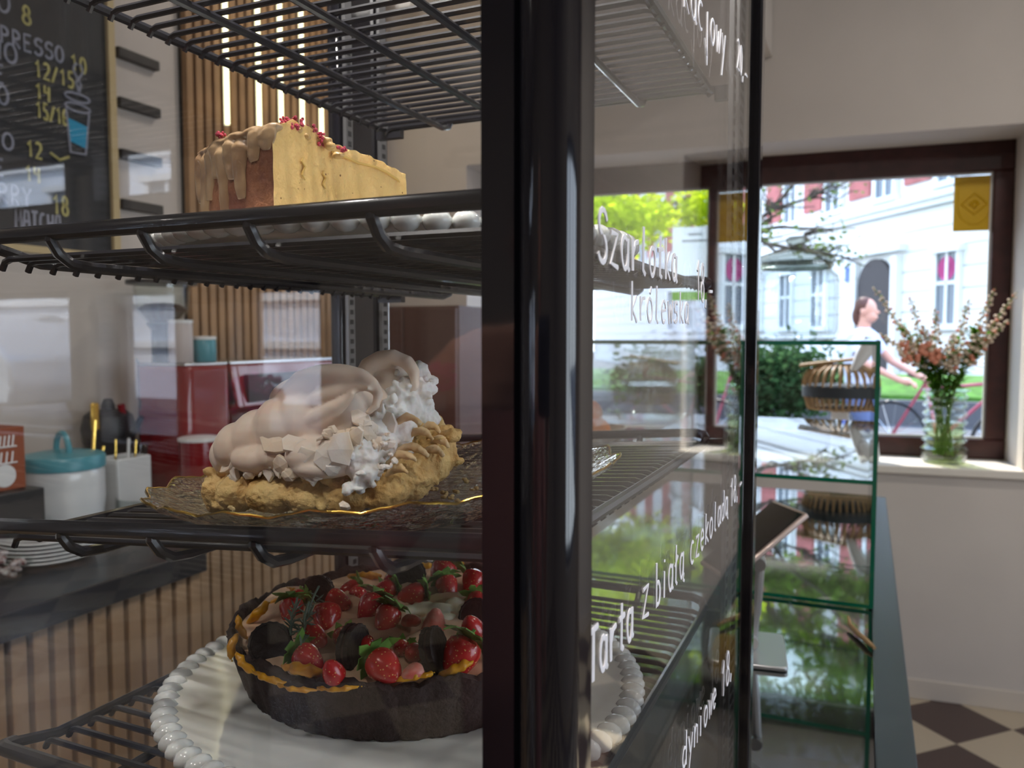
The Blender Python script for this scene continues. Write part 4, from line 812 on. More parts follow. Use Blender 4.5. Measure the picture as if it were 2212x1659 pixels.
for i, (x, y, s, tip, cal, w_) in enumerate(B): berry(x, y, TZ+.004+s*.35, s, tip, 'red strawberry %s of the tart' % w_ if 'of the tart' not in w_ else w_, bool(cal), half=(i in (18, 19, 21)))
M['cookie'] = mat('dark_cookie', (.018, .012, .012), .7, bump=.6, bscale=300)
M['cookie_cream'] = mat('cookie_dark_cream', (.05, .03, .03), .7)
def cookie(x, y, z, s, nrm, lab):
    c = on_top(x, y, z); r = thing('sandwich_cookie', tuple(c), label=lab, category='cookie', group='dark sandwich cookies on the chocolate tart')
    d = (RT*nrm[0]+UP*nrm[1]+FW*nrm[2]).normalized(); Q = Vector((0, 0, 1)).rotation_difference(d).to_matrix().to_4x4(); h = s*.18
    ff = lambda r_, z_, a, j: (r_*(1+.025*math.cos(a*20)*(j in (1, 2))), z_)
    for k in (-1, 1): obj('wafer', MB().lathe([(0, k*h*.4), (s, k*h*.4), (s, k*h*1.5), (s*.88, k*h*1.75), (s*.85, k*h*1.55), (s*.3, k*h*1.55), (0, k*h*1.7)], 60, fn=ff, M=Q), M['cookie'], r)
    obj('filling', MB().lathe([(0, -h*.45), (s*.92, -h*.45), (s*.92, h*.45), (0, h*.45)], 40, M=Q), M['cookie_cream'], r)
cookie(584, 1390, TZ+.008, .0132, (.15, .3, -1), 'dark round sandwich cookie leaning face-on at the left rim of the tart')
cookie(688, 1276, TZ+.008, .0115, (-.1, .25, -1), 'dark round sandwich cookie at the back left of the tart by the rosemary')
cookie(884, 1242, TZ+.012, .0130, (-.2, .1, -1), 'dark sandwich cookie standing at the back beside the highest strawberry')
cookie(763, 1400, TZ+.009, .0146, (1, .05, -.32), 'dark sandwich cookie standing edge-on at the front middle of the tart')
cookie(938, 1405, TZ+.009, .0142, (1, .30, -.25), 'dark sandwich cookie leaning edge-on left of the cut strawberry')
cookie(1030, 1332, TZ+.006, .0125, (-.3, .5, -1), 'dark sandwich cookie half hidden behind the corner post')
M['mango'] = mat('mango_yellow', (.72, .36, .012), .35, sss=.2, col2=(.62, .28, .01), vscale=90, bump=.2, bscale=90)
MG = [(787, 1248, 38, 16, 0, 'flat yellow piece at the far rim'), (556, 1330, 40, 18, -48, 'piece upright at the back of the left rim'), (520, 1362, 36, 15, 70, 'ruffled piece at the far left rim'), (500, 1405, 34, 16, 100, 'piece at the very left rim above the chocolate edge'), (528, 1440, 40, 16, 48, 'long slice along the left front rim'), (575, 1468, 44, 14, 22, 'slice lying just before the front left rim'), (595, 1300, 26, 10, -35, 'narrow piece behind the left leafy strawberry'), (650, 1452, 48, 24, 10, 'broad slice at the front under the strawberry'),
 (640, 1492, 50, 12, 8, 'thin slice curling over the front rim'), (730, 1492, 50, 12, -3, 'second thin slice over the front rim'), (880, 1468, 60, 14, -8, 'bright slice at the front right rim'), (985, 1450, 44, 20, -25, 'bright slice below the cut strawberry'), (970, 1216, 36, 14, 10, 'small piece behind the highest strawberry'), (640, 1280, 28, 10, 20, 'thin piece at the back left rim'), (915, 1226, 20, 14, 0, 'small lump beside the rear cookie')]
for x, y, w_, h_, an, lab in MG:
    c = on_top(x, y, TZ+.004); d = (c.dot(FW)); k = d/F; o = thing('mango_slice', tuple(c), label='yellow mango %s of the tart' % lab, category='mango slice', group='mango slices round the tart rim') if False else None
    P = []; n_ = 9
    for q in range(n_):
        t_ = q/(n_-1)*2-1; P.append(RT*(t_*w_*k*math.cos(R_(an)))+UP*(-t_*w_*k*math.sin(R_(an))*.9+.25*h_*k*(1-t_*t_))+FW*(.006*t_*t_))
    m_ = MB().tube(P, [max(.15, (1-((q/(n_-1)*2-1)**4)))*h_*k*.52 for q in range(n_)], 10)
    obj('mango_slice', m_, M['mango'], loc=tuple(c), mods=remesh(.0009, 2, [('CLOUDS', .006, .0042, 1)]), label='yellow mango %s of the tart' % lab, category='mango slice', group='mango slices round the tart rim')
wc = MB(); c0 = on_top(925, 1320, TZ+.003)
for (x, y, rx, ry) in ((880, 1322, 26, 14), (915, 1318, 34, 18), (950, 1322, 34, 20), (985, 1310, 26, 20), (1000, 1290, 14, 16), (1008, 1322, 24, 22), (960, 1336, 30, 14), (1035, 1300, 24, 22), (930, 1338, 22, 10)):
    p = on_top(x, y, TZ+.003); k = p.dot(FW)/F; wc.ell(p-c0, (rx*k, (rx+ry)/2*k*1.1, ry*k*.9), 12, 8, M=Matrix.Rotation(R_(24), 3, 'Z'))
obj('whipped_cream', wc, mat('cream_white', (.80, .78, .62), .45, sss=.3), loc=tuple(c0), mods=remesh(.0011, 4, [('CLOUDS', .012, .002, 2)]), label='smeared white cream on the right half of the tart', category='cream')
rm = MB(); c0 = on_top(650, 1345, TZ+.014)
for k, (x0, y0, x1, y1) in enumerate(((640, 1380, 690, 1285), (650, 1400, 665, 1320), (626, 1372, 640, 1310))):
    a_, b_ = on_top(x0, y0, TZ+.014), on_top(x1, y1, TZ+.020); P = [a_.lerp(b_, q/6)-c0+Vector((.001*math.sin(q+k), 0, .001*q)) for q in range(7)]; rm.tube(P, .0008, 5)
    for q in range(20):
        p = a_.lerp(b_, q/20)-c0; v_ = Vector((rd.uniform(-1, 1), rd.uniform(-.5, .5), rd.uniform(-.2, 1))).normalized()*.007; rm.tube([p, p+v_*.6, p+v_], [.0005, .0007, .0002], 4)
obj('rosemary_sprig', rm, mat('rosemary', (.10, .16, .12), .7), loc=tuple(c0), label='grey-green rosemary sprig standing among the strawberries at the left of the tart', category='herb')
# ================================================================ bar counter behind the case
XE = .068
bar = thing('bar_counter', (-.2, 1.8, FZ), label='long black bar counter with a glossy top running towards the window', category='counter')
W('body', MB().box(-.62, XE-.004, .84, 2.74, FZ+.01, CT-.012), mat('bar_front', (.03, .038, .042), .55), bar, bevel=.004)
W('edge_band', MB().box(.022, XE, .84, 2.75, CT-.012, CT), mat('bar_edge', (.045, .06, .07), .38), bar, bevel=.002)
M['gloss_top'] = mat('gloss_top', (.006, .010, .010), .015, coat=1, spec=1.0, ior=1.9)
W('glossy_top', MB().box(-.62, .021, .84, 2.75, CT-.012, CT-.001), M['gloss_top'], bar, smooth=False)
# ================================================================ glass cabinet on the counter
cab = thing('glass_cabinet', (-.26, 2.1, CT), label='glass cabinet with dark green edges standing on the black bar counter', category='glass cabinet')
CX0, CX1, CY0, CY1, GT = -.54, .024, 1.60, 2.72, .008
def gpane(nm, x0, x1, y0, y1, z0, z1, big, root=cab, gm='clear_glass'):
    m_ = MB().box(x0, x1, y0, y1, z0, z1); m_.m = [0 if {'z': i in (0, 1), 'x': i in (4, 5), 'y': i in (2, 3)}[big] else 1 for i in range(6)]
    return W(nm, m_, [M[gm], M['green_edge']], root, smooth=False)
M['shelf_glass'] = thin_glass('shelf_glass', .10, (.93, .97, .95))
gpane('top_pane', CX0, CX1, CY0, CY1, -.010-GT, -.010, 'z')
gpane('shelf_pane', CX0+GT, CX1-GT, CY0, CY1, -.268-GT, -.268, 'z', gm='shelf_glass')
gpane('bottom_pane', CX0+GT, CX1-GT, CY0, CY1, CT+.001, CT+GT, 'z', gm='shelf_glass')
gpane('side_pane', CX1-GT, CX1, CY0, CY1, CT+.001, -.010-GT, 'x'); gpane('side_pane', CX0, CX0+GT, CY0, CY1, CT+.001, -.010-GT, 'x')
# glass cake stand with two tiers inside the cabinet
p0 = at(1405, 975, 1.95); k = 1.95/F
cst = thing('cake_stand', (p0.x, p0.y, -.266), label='two-tier clear glass cake stand inside the glass cabinet', category='cake stand')
hh = (975-890)*k; h2_ = (975-820)*k
tier = lambda z, r: [(0, z), (r*.9, z), (r, z+.012), (r, z+.016), (r*.9, z+.006), (0, z+.006)]
obj('lower_tier', MB().lathe(tier(.062, .085), 48), M['clear_glass'], cst); obj('upper_tier', MB().lathe(tier(.145, .065), 48), M['clear_glass'], cst)
obj('stem', MB().lathe([(.04, 0), (.042, .006), (.012, .015), (.009, .05), (.014, .06)], 24).lathe([(.010, .07), (.007, .10), (.014, .12), (.010, .145)], 20).lathe([(.006, .152), (.011, .165), (.007, .178), (.012, .19), (0, .20)], 20), M['clear_glass'], cst)
# bowl of oranges
p0 = at(1262, 935, 1.85)
bw_ = thing('fruit_bowl', (p0.x, p0.y, -.2665), label='shallow white bowl of oranges inside the glass cabinet beside the post', category='bowl')
obj('bowl', MB().lathe([(0, 0), (.04, 0), (.08, .03), (.098, .055), (.094, .056), (.07, .03), (0, .01)], 40), mat('bowl_cream', (.6, .5, .42), .4), bw_)
for i, (dx, dy, dz, w_) in enumerate(((-.03, -.02, .045, 'left front'), (.035, -.015, .046, 'right front'), (0, .035, .05, 'rear'), (.01, 0, .085, 'top'))):
    obj('orange', MB().ell((0, 0, 0), .033, 20, 14), mat('orange_peel', (.75, .22, .03), .45, bump=.3, bscale=300), loc=(p0.x+dx, p0.y+dy, -.266+dz), label='orange in the cabinet bowl, %s one' % w_, category='orange', group='oranges in the bowl')
M['lid_glass_'] = thin_glass('neck_glass', .14, (.66, .68, .64))
# ================================================================ glass jar on top of the cabinet
p0 = at(1716, 735, 1.72)
jr = thing('glass_jar', (p0.x, p0.y, -.010), label='large round glass jar with knobbed lid on top of the cabinet', category='jar')
k = 1.72/F; JR = 89*k; JH = 190*k
obj('body', MB().lathe([(0, 0), (JR*.86, 0), (JR*.97, .006), (JR, .02), (JR, JH*.62), (JR*.96, JH*.72), (JR*.80, JH*.80), (JR*.78, JH*.84), (JR*.84, JH*.86), (JR*.84, JH*.875), (JR*.76, JH*.875), (JR*.745, JH*.80), (JR*.93, JH*.71), (JR*.965, JH*.6), (JR*.965, .022), (JR*.9, .010), (0, .008)], 64), thin_glass('jar_glass', .07, (.95, .97, .97)), jr)
obj('lid', MB().lathe([(0, JH*.885), (JR*.86, JH*.885), (JR*.90, JH*.90), (JR*.86, JH*.945), (JR*.5, JH*1.0), (JR*.18, JH*1.03), (JR*.12, JH*1.06), (JR*.24, JH*1.10), (JR*.26, JH*1.13), (JR*.18, JH*1.16), (0, JH*1.165)], 48), thin_glass('lid_glass', .12, (.70, .72, .68)), jr)
obj('neck_ring', MB().lathe([(JR*.80, JH*.80), (JR*.86, JH*.825), (JR*.86, JH*.85), (JR*.80, JH*.87)], 48), M['lid_glass_'], jr)
# ================================================================ tablet stand in front of the cabinet
p0 = at(1618, 1412, 1.29)
ts = thing('tablet_stand', (p0.x, p0.y, CT), (0, 0, R_(8)), label='silver hinged tablet stand on the glossy counter in front of the cabinet', category='tablet stand')
bs_ = [(-.055+.008*math.cos(R_(a)), -.065+.008*math.sin(R_(a))) for a in (180, 225, 270)]+[(.048+.008*math.cos(R_(a)), -.065+.008*math.sin(R_(a))) for a in (270, 315, 360)]+[(.048+.008*math.cos(R_(a)), .065+.008*math.sin(R_(a))) for a in (0, 45, 90)]+[(-.055+.008*math.cos(R_(a)), .065+.008*math.sin(R_(a))) for a in (90, 135, 180)]
obj('base_plate', MB().prism(bs_, .0, .007), M['alu'], ts, bevel=.0015)
TH = (1412-1215)*1.27/F
obj('pole', MB().prism([(-.013, 0), (.011, 0), (.011, .004), (-.013, .004)], .007, .010).tube([(.004, 0, .008), (.007, 0, .05), (.010, 0, TH*.5), (.014, 0, TH)], .0085, 10), M['alu'], ts)
for z, x in ((.018, .003), (TH, .012)):
    obj('hinge', MB().lathe([(0, -.016), (.011, -.016), (.011, .016), (0, .016)], 20, M=Matrix.Translation((x, 0, z)) @ Matrix.Rotation(R_(90), 4, 'X')), M['alu'], ts)
# tablet lying on the stand, leaning up to the right
a_, b_ = at(1538, 1232, 1.25), at(1705, 1092, 1.27); ax = (b_-a_); Lh = ax.length; ang = math.atan2(ax.z, math.hypot(ax.x, ax.y)); az = math.atan2(ax.y, ax.x)
tb = thing('tablet', tuple((a_+b_)/2), (0, -ang, az), label='dark tablet tilted on the silver stand, seen from its edge', category='tablet')
obj('tablet_body', MB().box(-Lh/2, Lh/2, -.05, .05, -.010, -.001), mat('tablet_case', (.50, .40, .36), .3, .6), tb, bevel=.003)
obj('tablet_screen', MB().box(-Lh/2+.006, Lh/2-.006, -.045, .045, -.001, .0005), M['black_gloss'], tb, smooth=False)
obj('mount', MB().box(-Lh/2+.055, -Lh/2+.10, -.02, .02, -.026, -.010), M['alu'], ts) if False else None
# ================================================================ window sill things
SZ = OB
def spt(px, py, yl): p = WM @ wpt(px, py, yl); return p
p0 = spt(2038, 985, .13)
vs = thing('flower_vase', (p0.x, p0.y, SZ), label='ribbed clear glass vase of water with a flower bunch on the window sill', category='vase')
VR = .098
prf = []
for i in range(61):
    z = .004+.30*i/60; rr = VR*(.93 if z < .06 else .80)+(.007*math.cos(2*math.pi*(z-.06)/.036) if z > .06 else -.012*(1-z/.06)**2); prf.append((rr+(.012 if z > .295 else 0), z))
obj('vase_body', MB().lathe([(0, 0), (VR*.8, 0)]+prf+[(r_-.004, z_) for r_, z_ in prf[::-1]]+[(0, .012)], 48), M['clear_glass'], vs)
obj('water', MB().lathe([(0, .013), (VR*.70, .013), (VR*.83, .03), (VR*.83, .055), (VR*.70, .065), (VR*.70, .17), (0, .17)], 40), thin_glass('water_green', .04, (.84, .90, .62)), vs)
fb_ = thing('flower_bunch', (p0.x, p0.y, SZ+.02), label='bunch of pale peach snapdragons with green stalks in the ribbed vase', category='flowers')
st_, lf_, b1, b2 = MB(), MB(), MB(), MB(); rd = random.Random(11)
tips = [(1885, 618), (1930, 690), (1965, 640), (1995, 705), (2020, 665), (2062, 720), (2095, 645), (2125, 700), (2150, 622), (2198, 630), (2180, 690), (1900, 720), (1945, 745), (2075, 760)]
for i, (x, y) in enumerate(tips):
    yl = .13+rd.uniform(-.10, .05); tp = spt(x, y, yl); b0_ = Vector((p0.x+rd.uniform(-.04, .04), p0.y+rd.uniform(-.04, .04), SZ+.03)); nk = Vector((p0.x+(tp.x-p0.x)*.14+rd.uniform(-.03, .03), p0.y+rd.uniform(-.04, .04), SZ+.31)); Q = []
    for q in range(15):
        t_ = q/14; Q.append(b0_*(1-t_)**2+nk*2*t_*(1-t_)+tp*t_*t_ if False else ((b0_.lerp(nk, t_*2)) if t_ < .5 else nk.lerp(tp, (t_-.5)*2)+Vector((0, 0, .02*math.sin((t_-.5)*2*math.pi)))))
    st_.tube(Q, [.0042-.0026*q/14 for q in range(15)], 6)
    for q in range(52):
        t_ = rd.uniform(.50, .78) if q < 42 else rd.uniform(.35, .55); j = t_*14; p = Q[int(j)].lerp(Q[min(14, int(j)+1)], j-int(j)); d_ = Vector((rd.uniform(-1, 1), rd.uniform(-1, 1), rd.uniform(-.4, .9))).normalized()*rd.uniform(.03, .055); sd_ = d_.cross(Vector((0, 0, 1))).normalized()*.0095
        lf_.add([p, p+d_*.5+sd_, p+d_, p+d_*.5-sd_, p+d_*.5+Vector((0, 0, .003))], [(0, 1, 4), (1, 2, 4), (2, 3, 4), (3, 0, 4)])
    for q in range(30):
        t_ = .66+.34*(q/29); j = t_*14; p = Q[min(13, int(j))].lerp(Q[min(14, int(j)+1)], min(1, j-int(j))); s_ = .0135*(1.12-t_)/.40+.0045; a = q*2.4
        c = p+Vector((math.cos(a)*s_, math.sin(a)*s_, 0)); (b1 if (i+q) % 6 else b2).ell(c, (s_*.62, s_*.62, s_*.5), 7, 5)
    for q in range(7): t_ = rd.uniform(.9, 1); j = t_*14; st_.ell(Q[min(14, int(j))]+Vector((rd.uniform(-.006, .006), 0, .004*q-.012)), .004, 6, 4)
for _ in range(40):                                   # larger peach blossoms low at the left
    p = spt(rd.uniform(1945, 2030), rd.uniform(735, 785), .08); (b2 if rd.random() < .7 else b1).ell(p, (rd.uniform(.008, .014),)*3, 7, 5)
W('stalks', st_, mat('stalk_green', (.12, .22, .03), .6), fb_); W('foliage', lf_, leaf_mat('flower_leaf', (.10, .24, .025)), fb_, smooth=False)
W('pale_blossoms', b1, mat('petal_cream', (.60, .48, .36), .6, sss=.2), fb_); W('peach_blossoms', b2, mat('petal_peach', (.62, .24, .15), .6, sss=.2), fb_)
# wicker basket on a white stand on the sill, with white paper cones
p0 = spt(1812, 1000, .13)
ws = thing('pedestal', (p0.x, p0.y, SZ), label='white pedestal on the window sill carrying a wicker basket', category='stand')
obj('column', MB().box(-.035, .035, -.035, .035, .012, .21), M['white'], ws, bevel=.004)
obj('foot', MB().box(-.075, .075, -.06, .06, 0, .012), M['white'], ws, bevel=.003)
bk_ = thing('wicker_basket', (p0.x, p0.y, SZ+.211), label='domed brown wicker basket with dark band behind the glass cabinet', category='basket')
wk = MB()
for i in range(28):
    a = 2*math.pi*i/28; P = [Vector((rr*math.cos(a), rr*math.sin(a), z)) for rr, z in ((.155, .10), (.15, .135), (.13, .165), (.09, .185), (.04, .193))]
    wk.tube(P, [.005, .007, .007, .006, .004], 6)
obj('slats', wk, M['rattan'], bk_)
obj('dark_band', MB().lathe([(.14, .055), (.158, .055), (.160, .10), (.15, .105), (.14, .10)], 40), mat('band_dark', (.03, .035, .04), .6), bk_)
lo = MB()
for i in range(34): a = 2*math.pi*i/34; lo.tube([(.13*math.cos(a), .13*math.sin(a), .0), (.148*math.cos(a), .148*math.sin(a), .056)], .006, 6)
obj('lower_slats', lo, M['rattan'], bk_)
obj('base', MB().lathe([(0, 0), (.13, 0), (.135, .008), (0, .008)], 40), M['rattan'], bk_)
obj('wooden_board', MB().box(-.14, .11, -.06, .06, -.006, .006), M['rattan'], loc=(p0.x-.03, p0.y, SZ+.212+.205), rot=(0, R_(-8), 0), bevel=.003, label='small pale wooden board lying tilted on top of the wicker basket', category='board')
for i, (px_, py_, hh_, sl_) in enumerate(((1862, 770, .16, .25), (1835, 960, .15, .1), (1885, 985, .12, -.15))):
    q = spt(px_, py_, .02); L_ = ['upper one leaning over the board', 'left one beside the pedestal', 'right one at the cabinet corner'][i]
    m_ = MB().lathe([(0, -hh_/2), (.012, -hh_/2+.01), (.028, 0), (.038, hh_/2), (.034, hh_/2), (0, -hh_/2+.02)], 14, M=Matrix.Rotation(sl_*2, 4, 'Y'))
    obj('paper_cone', m_, M['white'], loc=tuple(q), smooth=True, label='white paper cone near the wicker basket, %s' % L_, category='paper cone', group='white paper cones by the basket')
# ================================================================ things on the back counter
def pl(px, py, X): return onX(px, py, X)
q = pl(140, 1110, -1.93)
cj = thing('cookie_jar', (q.x, q.y, CT), label='white embossed cookie jar with a teal lid on the back counter', category='jar')
k = (q.dot(FW))/F; R0 = 80*k; HJ = CT*-1-(-(onX(140, 990, -1.93).z))
HJ = onX(140, 1000, -1.93).z-CT
emb = lambda r_, z_, a, j: (r_*(1+(.012*max(0, math.cos(a*12))*max(0, math.cos(z_*150)) if 2 < j < 14 else 0)), z_)
obj('jar_body', MB().lathe([(0, 0), (R0*.86, 0), (R0*.93, .004)]+[(R0*(.93+.07*min(1, i/6)), .008+(HJ-.03)*i/12) for i in range(13)]+[(R0*.97, HJ-.012), (0, HJ-.012)], 72, fn=emb), M['ceramic'], cj)
obj('lid', MB().lathe([(R0*.98, HJ-.012), (R0*1.03, HJ-.010), (R0*1.04, HJ+.016), (R0*1.0, HJ+.024), (R0*.6, HJ+.032), (0, HJ+.036)], 48), M['teal'], cj)
obj('lid_handle', MB().tube([(-.042*math.cos(R_(a)), .042*math.cos(R_(a))*.3, HJ+.03+.05*math.sin(R_(a))) for a in range(0, 181, 15)], .0075, 8), M['teal'], cj)
def caddy(px0, px1, X, top, lab, n_, seed):
    a, b = pl(px0, 1080, X), pl(px1, 1080, X); c = (a+b)/2; w_ = (b-a).length/2; h = onX((px0+px1)/2, top, X).z-CT
    r = thing('cutlery_caddy', (c.x, c.y, CT), label=lab, category='caddy', group='white caddies on the back counter')
    m_ = MB(); t_ = .006
    m_.box(-.05, .05, -w_, w_, 0, .006); m_.box(-.05, -.044, -w_, w_, .006, h); m_.box(.044, .05, -w_, w_, .006, h); m_.box(-.044, .044, -w_, -w_+t_, .006, h); m_.box(-.044, .044, w_-t_, w_, .006, h)
    obj('tray', m_, M['ceramic'], r, bevel=.004); return c, h, w_
c1, h1, w1 = caddy(166, 222, -2.06, 990, 'tall white caddy of gold cutlery directly behind the cookie jar', 5, 1)
c2, h2c, w2 = caddy(230, 302, -1.96, 985, 'white caddy of gold straws to the right of the cookie jar', 5, 2)
def utensil(nm, c, dx, dy, h, col, lab, grp, tip=None, rr=.004, lean=(0, 0)):
    r = thing(nm, (c[0]+dx, c[1]+dy, CT+.012), label=lab, category=nm.replace('_', ' '), group=grp); e = Vector((lean[0]*h, lean[1]*h, h))
    obj('shaft', MB().tube([(0, 0, 0), e*.5, e], [rr*.8, rr, rr], 8), col, r)
    if tip == 'spoon': obj('bowl', MB().ell(e+Vector((lean[0]*.03, lean[1]*.03, .03)), (.006, .022, .036), 12, 8), col, r)
    if tip == 'blade': obj('blade', MB().prism([(-.012, 0), (.012, 0), (.010, .10), (-.012, .13)], -.001, .001, axis='x'), M['steel'], r, loc=tuple(e), smooth=False)
    if tip == 'handle': obj('handle', MB().tube([e, e+Vector((lean[0]*.09, lean[1]*.09, .09))], [.009, .011], 10), M['red'], r)
    if tip == 'flat': obj('handle_end', MB().box(-.003, .003, -.013, .013, -.03, .05), col, r, loc=tuple(e), rot=(0, 0, 0), bevel=.002)
    return r
G1, G2, G3 = 'gold cutlery in the tall caddy', 'gold straws in the second caddy', 'tools in the steel holder'
utensil('spoon', c1, 0, 0, .25, M['gold'], 'gold spoon sticking up highest from the tall white caddy', G1, 'flat', .006, (.0, .10))
utensil('fork', c1, .02, -.02, .17, M['gold'], 'gold fork leaning left in the tall white caddy', G1, None, .005, (0, -.1))
utensil('knife', c1, -.02, .01, .175, M['gold'], 'gold knife leaning right in the tall white caddy', G1, None, .006, (.05, .30))
utensil('straw', c2, 0, -.03, .20, M['gold'], 'gold straw at the left of the second caddy', G2, None, .003, (0, .05)); utensil('straw', c2, .01, .0, .20, M['white'], 'white straw in the middle of the second caddy', G2, None, .004, (0, .08)); utensil('straw', c2, .0, .03, .19, M['gold'], 'gold straw at the right of the second caddy', G2, None, .003, (0, .1))
q = pl(335, 1040, -2.05); hz = onX(335, 955, -2.05).z-CT
uh = thing('utensil_holder', (q.x, q.y, CT), label='shiny steel cylinder holding kitchen tools on the back counter', category='holder')
obj('cylinder', MB().lathe([(0, 0), (.055, 0), (.056, .003), (.056, hz), (.053, hz), (.053, .005), (0, .005)], 40), M['chrome'], uh)
utensil('knife', q, 0, -.01, .30, M['black_plastic'], 'long dark-handled knife pointing up out of the steel holder', G3, 'blade', .007, (0, -.12))
utensil('whisk', q, .01, .02, .22, M['steel'], 'steel ladle with a round end in the steel holder', G3, 'spoon', .004, (0, .12))
utensil('spatula', q, -.01, -.03, .20, M['steel'], 'red-handled spatula leaning left in the steel holder', G3, 'handle', .004, (0, -.28)); utensil('spatula', q, -.01, .0, .22, M['steel'], 'red-handled spatula upright in the steel holder', G3, 'handle', .004, (0, -.08))
utensil('wooden_spoon', q, .02, .0, .22, M['rattan'], 'wooden spoon leaning right in the steel holder', G3, 'spoon', .005, (0, .2))
q = pl(236, 960, -2.11); hk = onX(236, 960, -2.11).z
tp_ = thing('dark_kettle', (q.x, q.y, CT), label='round black kettle standing behind the white caddies', category='kettle'); hk -= CT
obj('stand', MB().lathe([(0, 0), (.04, 0), (.035, hk-.03), (0, hk-.03)], 30), M['black_plastic'], tp_)
obj('pot', MB().lathe([(0, hk-.03), (.05, hk-.03), (.072, hk+.01), (.078, hk+.05), (.068, hk+.09), (.05, hk+.105), (.02, hk+.11), (.02, hk+.12), (.012, hk+.14), (0, hk+.142)], 36), M['black_plastic'], tp_)
obj('spout', MB().tube([(.07, .0, hk+.02), (.11, .0, hk+.05), (.14, .0, hk+.09)], [.016, .012, .008], 10), M['black_plastic'], tp_)
q = pl(315, 1060, -1.86); r0 = 60*q.dot(FW)/F
gd = thing('glass_dish', (q.x, q.y, CT), label='low clear glass dish in front of the steel utensil holder', category='dish')
obj('dish', MB().lathe([(0, 0), (r0*.9, 0), (r0, .01), (r0, .055), (r0*.94, .055), (r0*.92, .015), (0, .012)], 48), thin_glass('dish_glass', .12, (.8, .83, .82)), gd)
q = pl(398, 1010, -2.02)
tg = thing('tumbler', (q.x, q.y, CT), label='small clear tumbler left of the red espresso machine', category='glass')
obj('tumbler_body', MB().lathe([(0, 0), (.028, 0), (.036, .10), (.033, .10), (.026, .008), (0, .008)], 30), M['clear_glass'], tg)
# orange card box
q = pl(15, 1060, -1.78)
pb = thing('card_box', (q.x-.06, q.y-.04, q.z), label='rust-orange card box with white print at the far left edge', category='box')
qt = pl(52, 920, -1.78); qb = pl(52, 1060, -1.78); hb = qt.z-q.z
bx_ = MB().box(-.07, .06, -.22, qt.y-q.y+.04, 0, hb)
obj('box_body', bx_, M['orange_card'], pb, bevel=.002)
pw = MB(); y1_ = qt.y-q.y+.04
for zc, wd_ in ((hb*.78, .05), (hb*.52, .065)):
    for kx in range(5): pw.tube([(.0605, y1_-.02-wd_+kx*wd_/5, zc-.012), (.0605, y1_-.02-wd_+kx*wd_/5+.004, zc+.014)], .0022, 5)
    pw.tube([(.0605, y1_-.02-wd_, zc-.012), (.0605, y1_-.02, zc-.012)], .002, 5)
obj('white_print', pw, M['white'], pb)
obj('round_badge', MB().lathe([(0, 0), (.026, 0), (.026, .001), (0, .001)], 28, M=Matrix.Translation((.0605, y1_-.05, hb*.24)) @ Matrix.Rotation(R_(90), 4, 'Y')), M['white'], pb, smooth=False)
obj('dark_crate', MB().box(-.09, .09, -.22, .11, 0, q.z-CT-.001), M['black_plastic'], loc=(q.x-.06, q.y-.04, CT), bevel=.004, label='dark crate under the orange card box', category='crate')
# plate stack near the edge of the back counter
q = onZ(120, 1215, CT)
for i in range(6):
    o = obj('plate', MB().lathe([(0, 0), (.06, 0), (.098, .012), (.100, .014), (.097, .016), (.06, .005), (0, .005)], 48), M['ceramic'], loc=(q.x-.04, q.y+.01, CT+.0088*i), label='grey-white plate in the stack under the lowest visible jar, %s from the bottom' % ['first', 'second', 'third', 'fourth', 'fifth', 'top one, sixth'][i], category='plate', group='stacked plates on the back counter')
q = onZ(10, 1262, CT)
sb = thing('sweets_bowl', (q.x-.03, q.y, CT), label='small glass bowl of wrapped dark sweets at the left edge of the back counter', category='bowl')
obj('bowl', MB().lathe([(0, 0), (.04, 0), (.07, .04), (.067, .041), (.038, .006), (0, .006)], 32), M['clear_glass'], sb)
rd = random.Random(7); sw2 = MB()
for _ in range(46): a = rd.uniform(0, 6.3); rr = .058*math.sqrt(rd.random()); sw2.ell((rr*math.cos(a), rr*math.sin(a), .014+.035*rd.random()), (.012, .007, .006), 7, 5, M=Matrix.Rotation(rd.uniform(0, 3), 3, 'Z'))
obj('sweets', sw2, mat('sweets_wrap', (.12, .04, .04), .25, col2=(.6, .58, .58), vscale=60), sb, kind='stuff')
# red espresso machine
a, b = pl(512, 1000, -1.86), pl(690, 1000, -1.86); zt = onX(480, 790, -1.86).z
em_ = thing('espresso_machine', (-2.0, a.y, CT), label='red espresso machine with black control panel on the back counter', category='espresso machine')
LY_ = .62; hm = zt-CT
ps = [(-.155, .03), (.14, .03), (.14, .10), (.02, .12), (.02, hm*.60), (.15, hm*.66), (.12, hm), (-.155, hm)]
obj('body', MB().prism(ps, 0, .03, axis='y').prism([(p[0]*.98, p[1]) for p in ps], .03, LY_-.03, axis='y').prism(ps, LY_-.03, LY_, axis='y'), M['red'], em_, bevel=.006)
obj('control_panel', MB().box(.130, .150, .05, LY_-.05, hm*.70, hm*.92), M['black_plastic'], em_, rot=(0, 0, 0), smooth=False)
obj('side_panel', MB().prism([(.02, hm*.66), (.14, hm*.70), (.115, hm*.95), (.05, hm*.95)], -.004, 0, axis='y'), M['black_plastic'], em_, smooth=False)
for z in (.74, .86): obj('dial', MB().lathe([(0, 0), (.014, 0), (.012, .014), (0, .014)], 18, M=Matrix.Translation((.085, -.004, hm*z)) @ Matrix.Rotation(R_(90), 4, 'X')), M['chrome'], em_)
obj('top_tray', MB().box(-.15, .11, .01, LY_-.01, hm, hm+.012), M['steel'], em_, bevel=.003)
obj('drip_tray', MB().box(.0, .20, .03, LY_-.03, .03, .07), M['steel'], em_, bevel=.003)
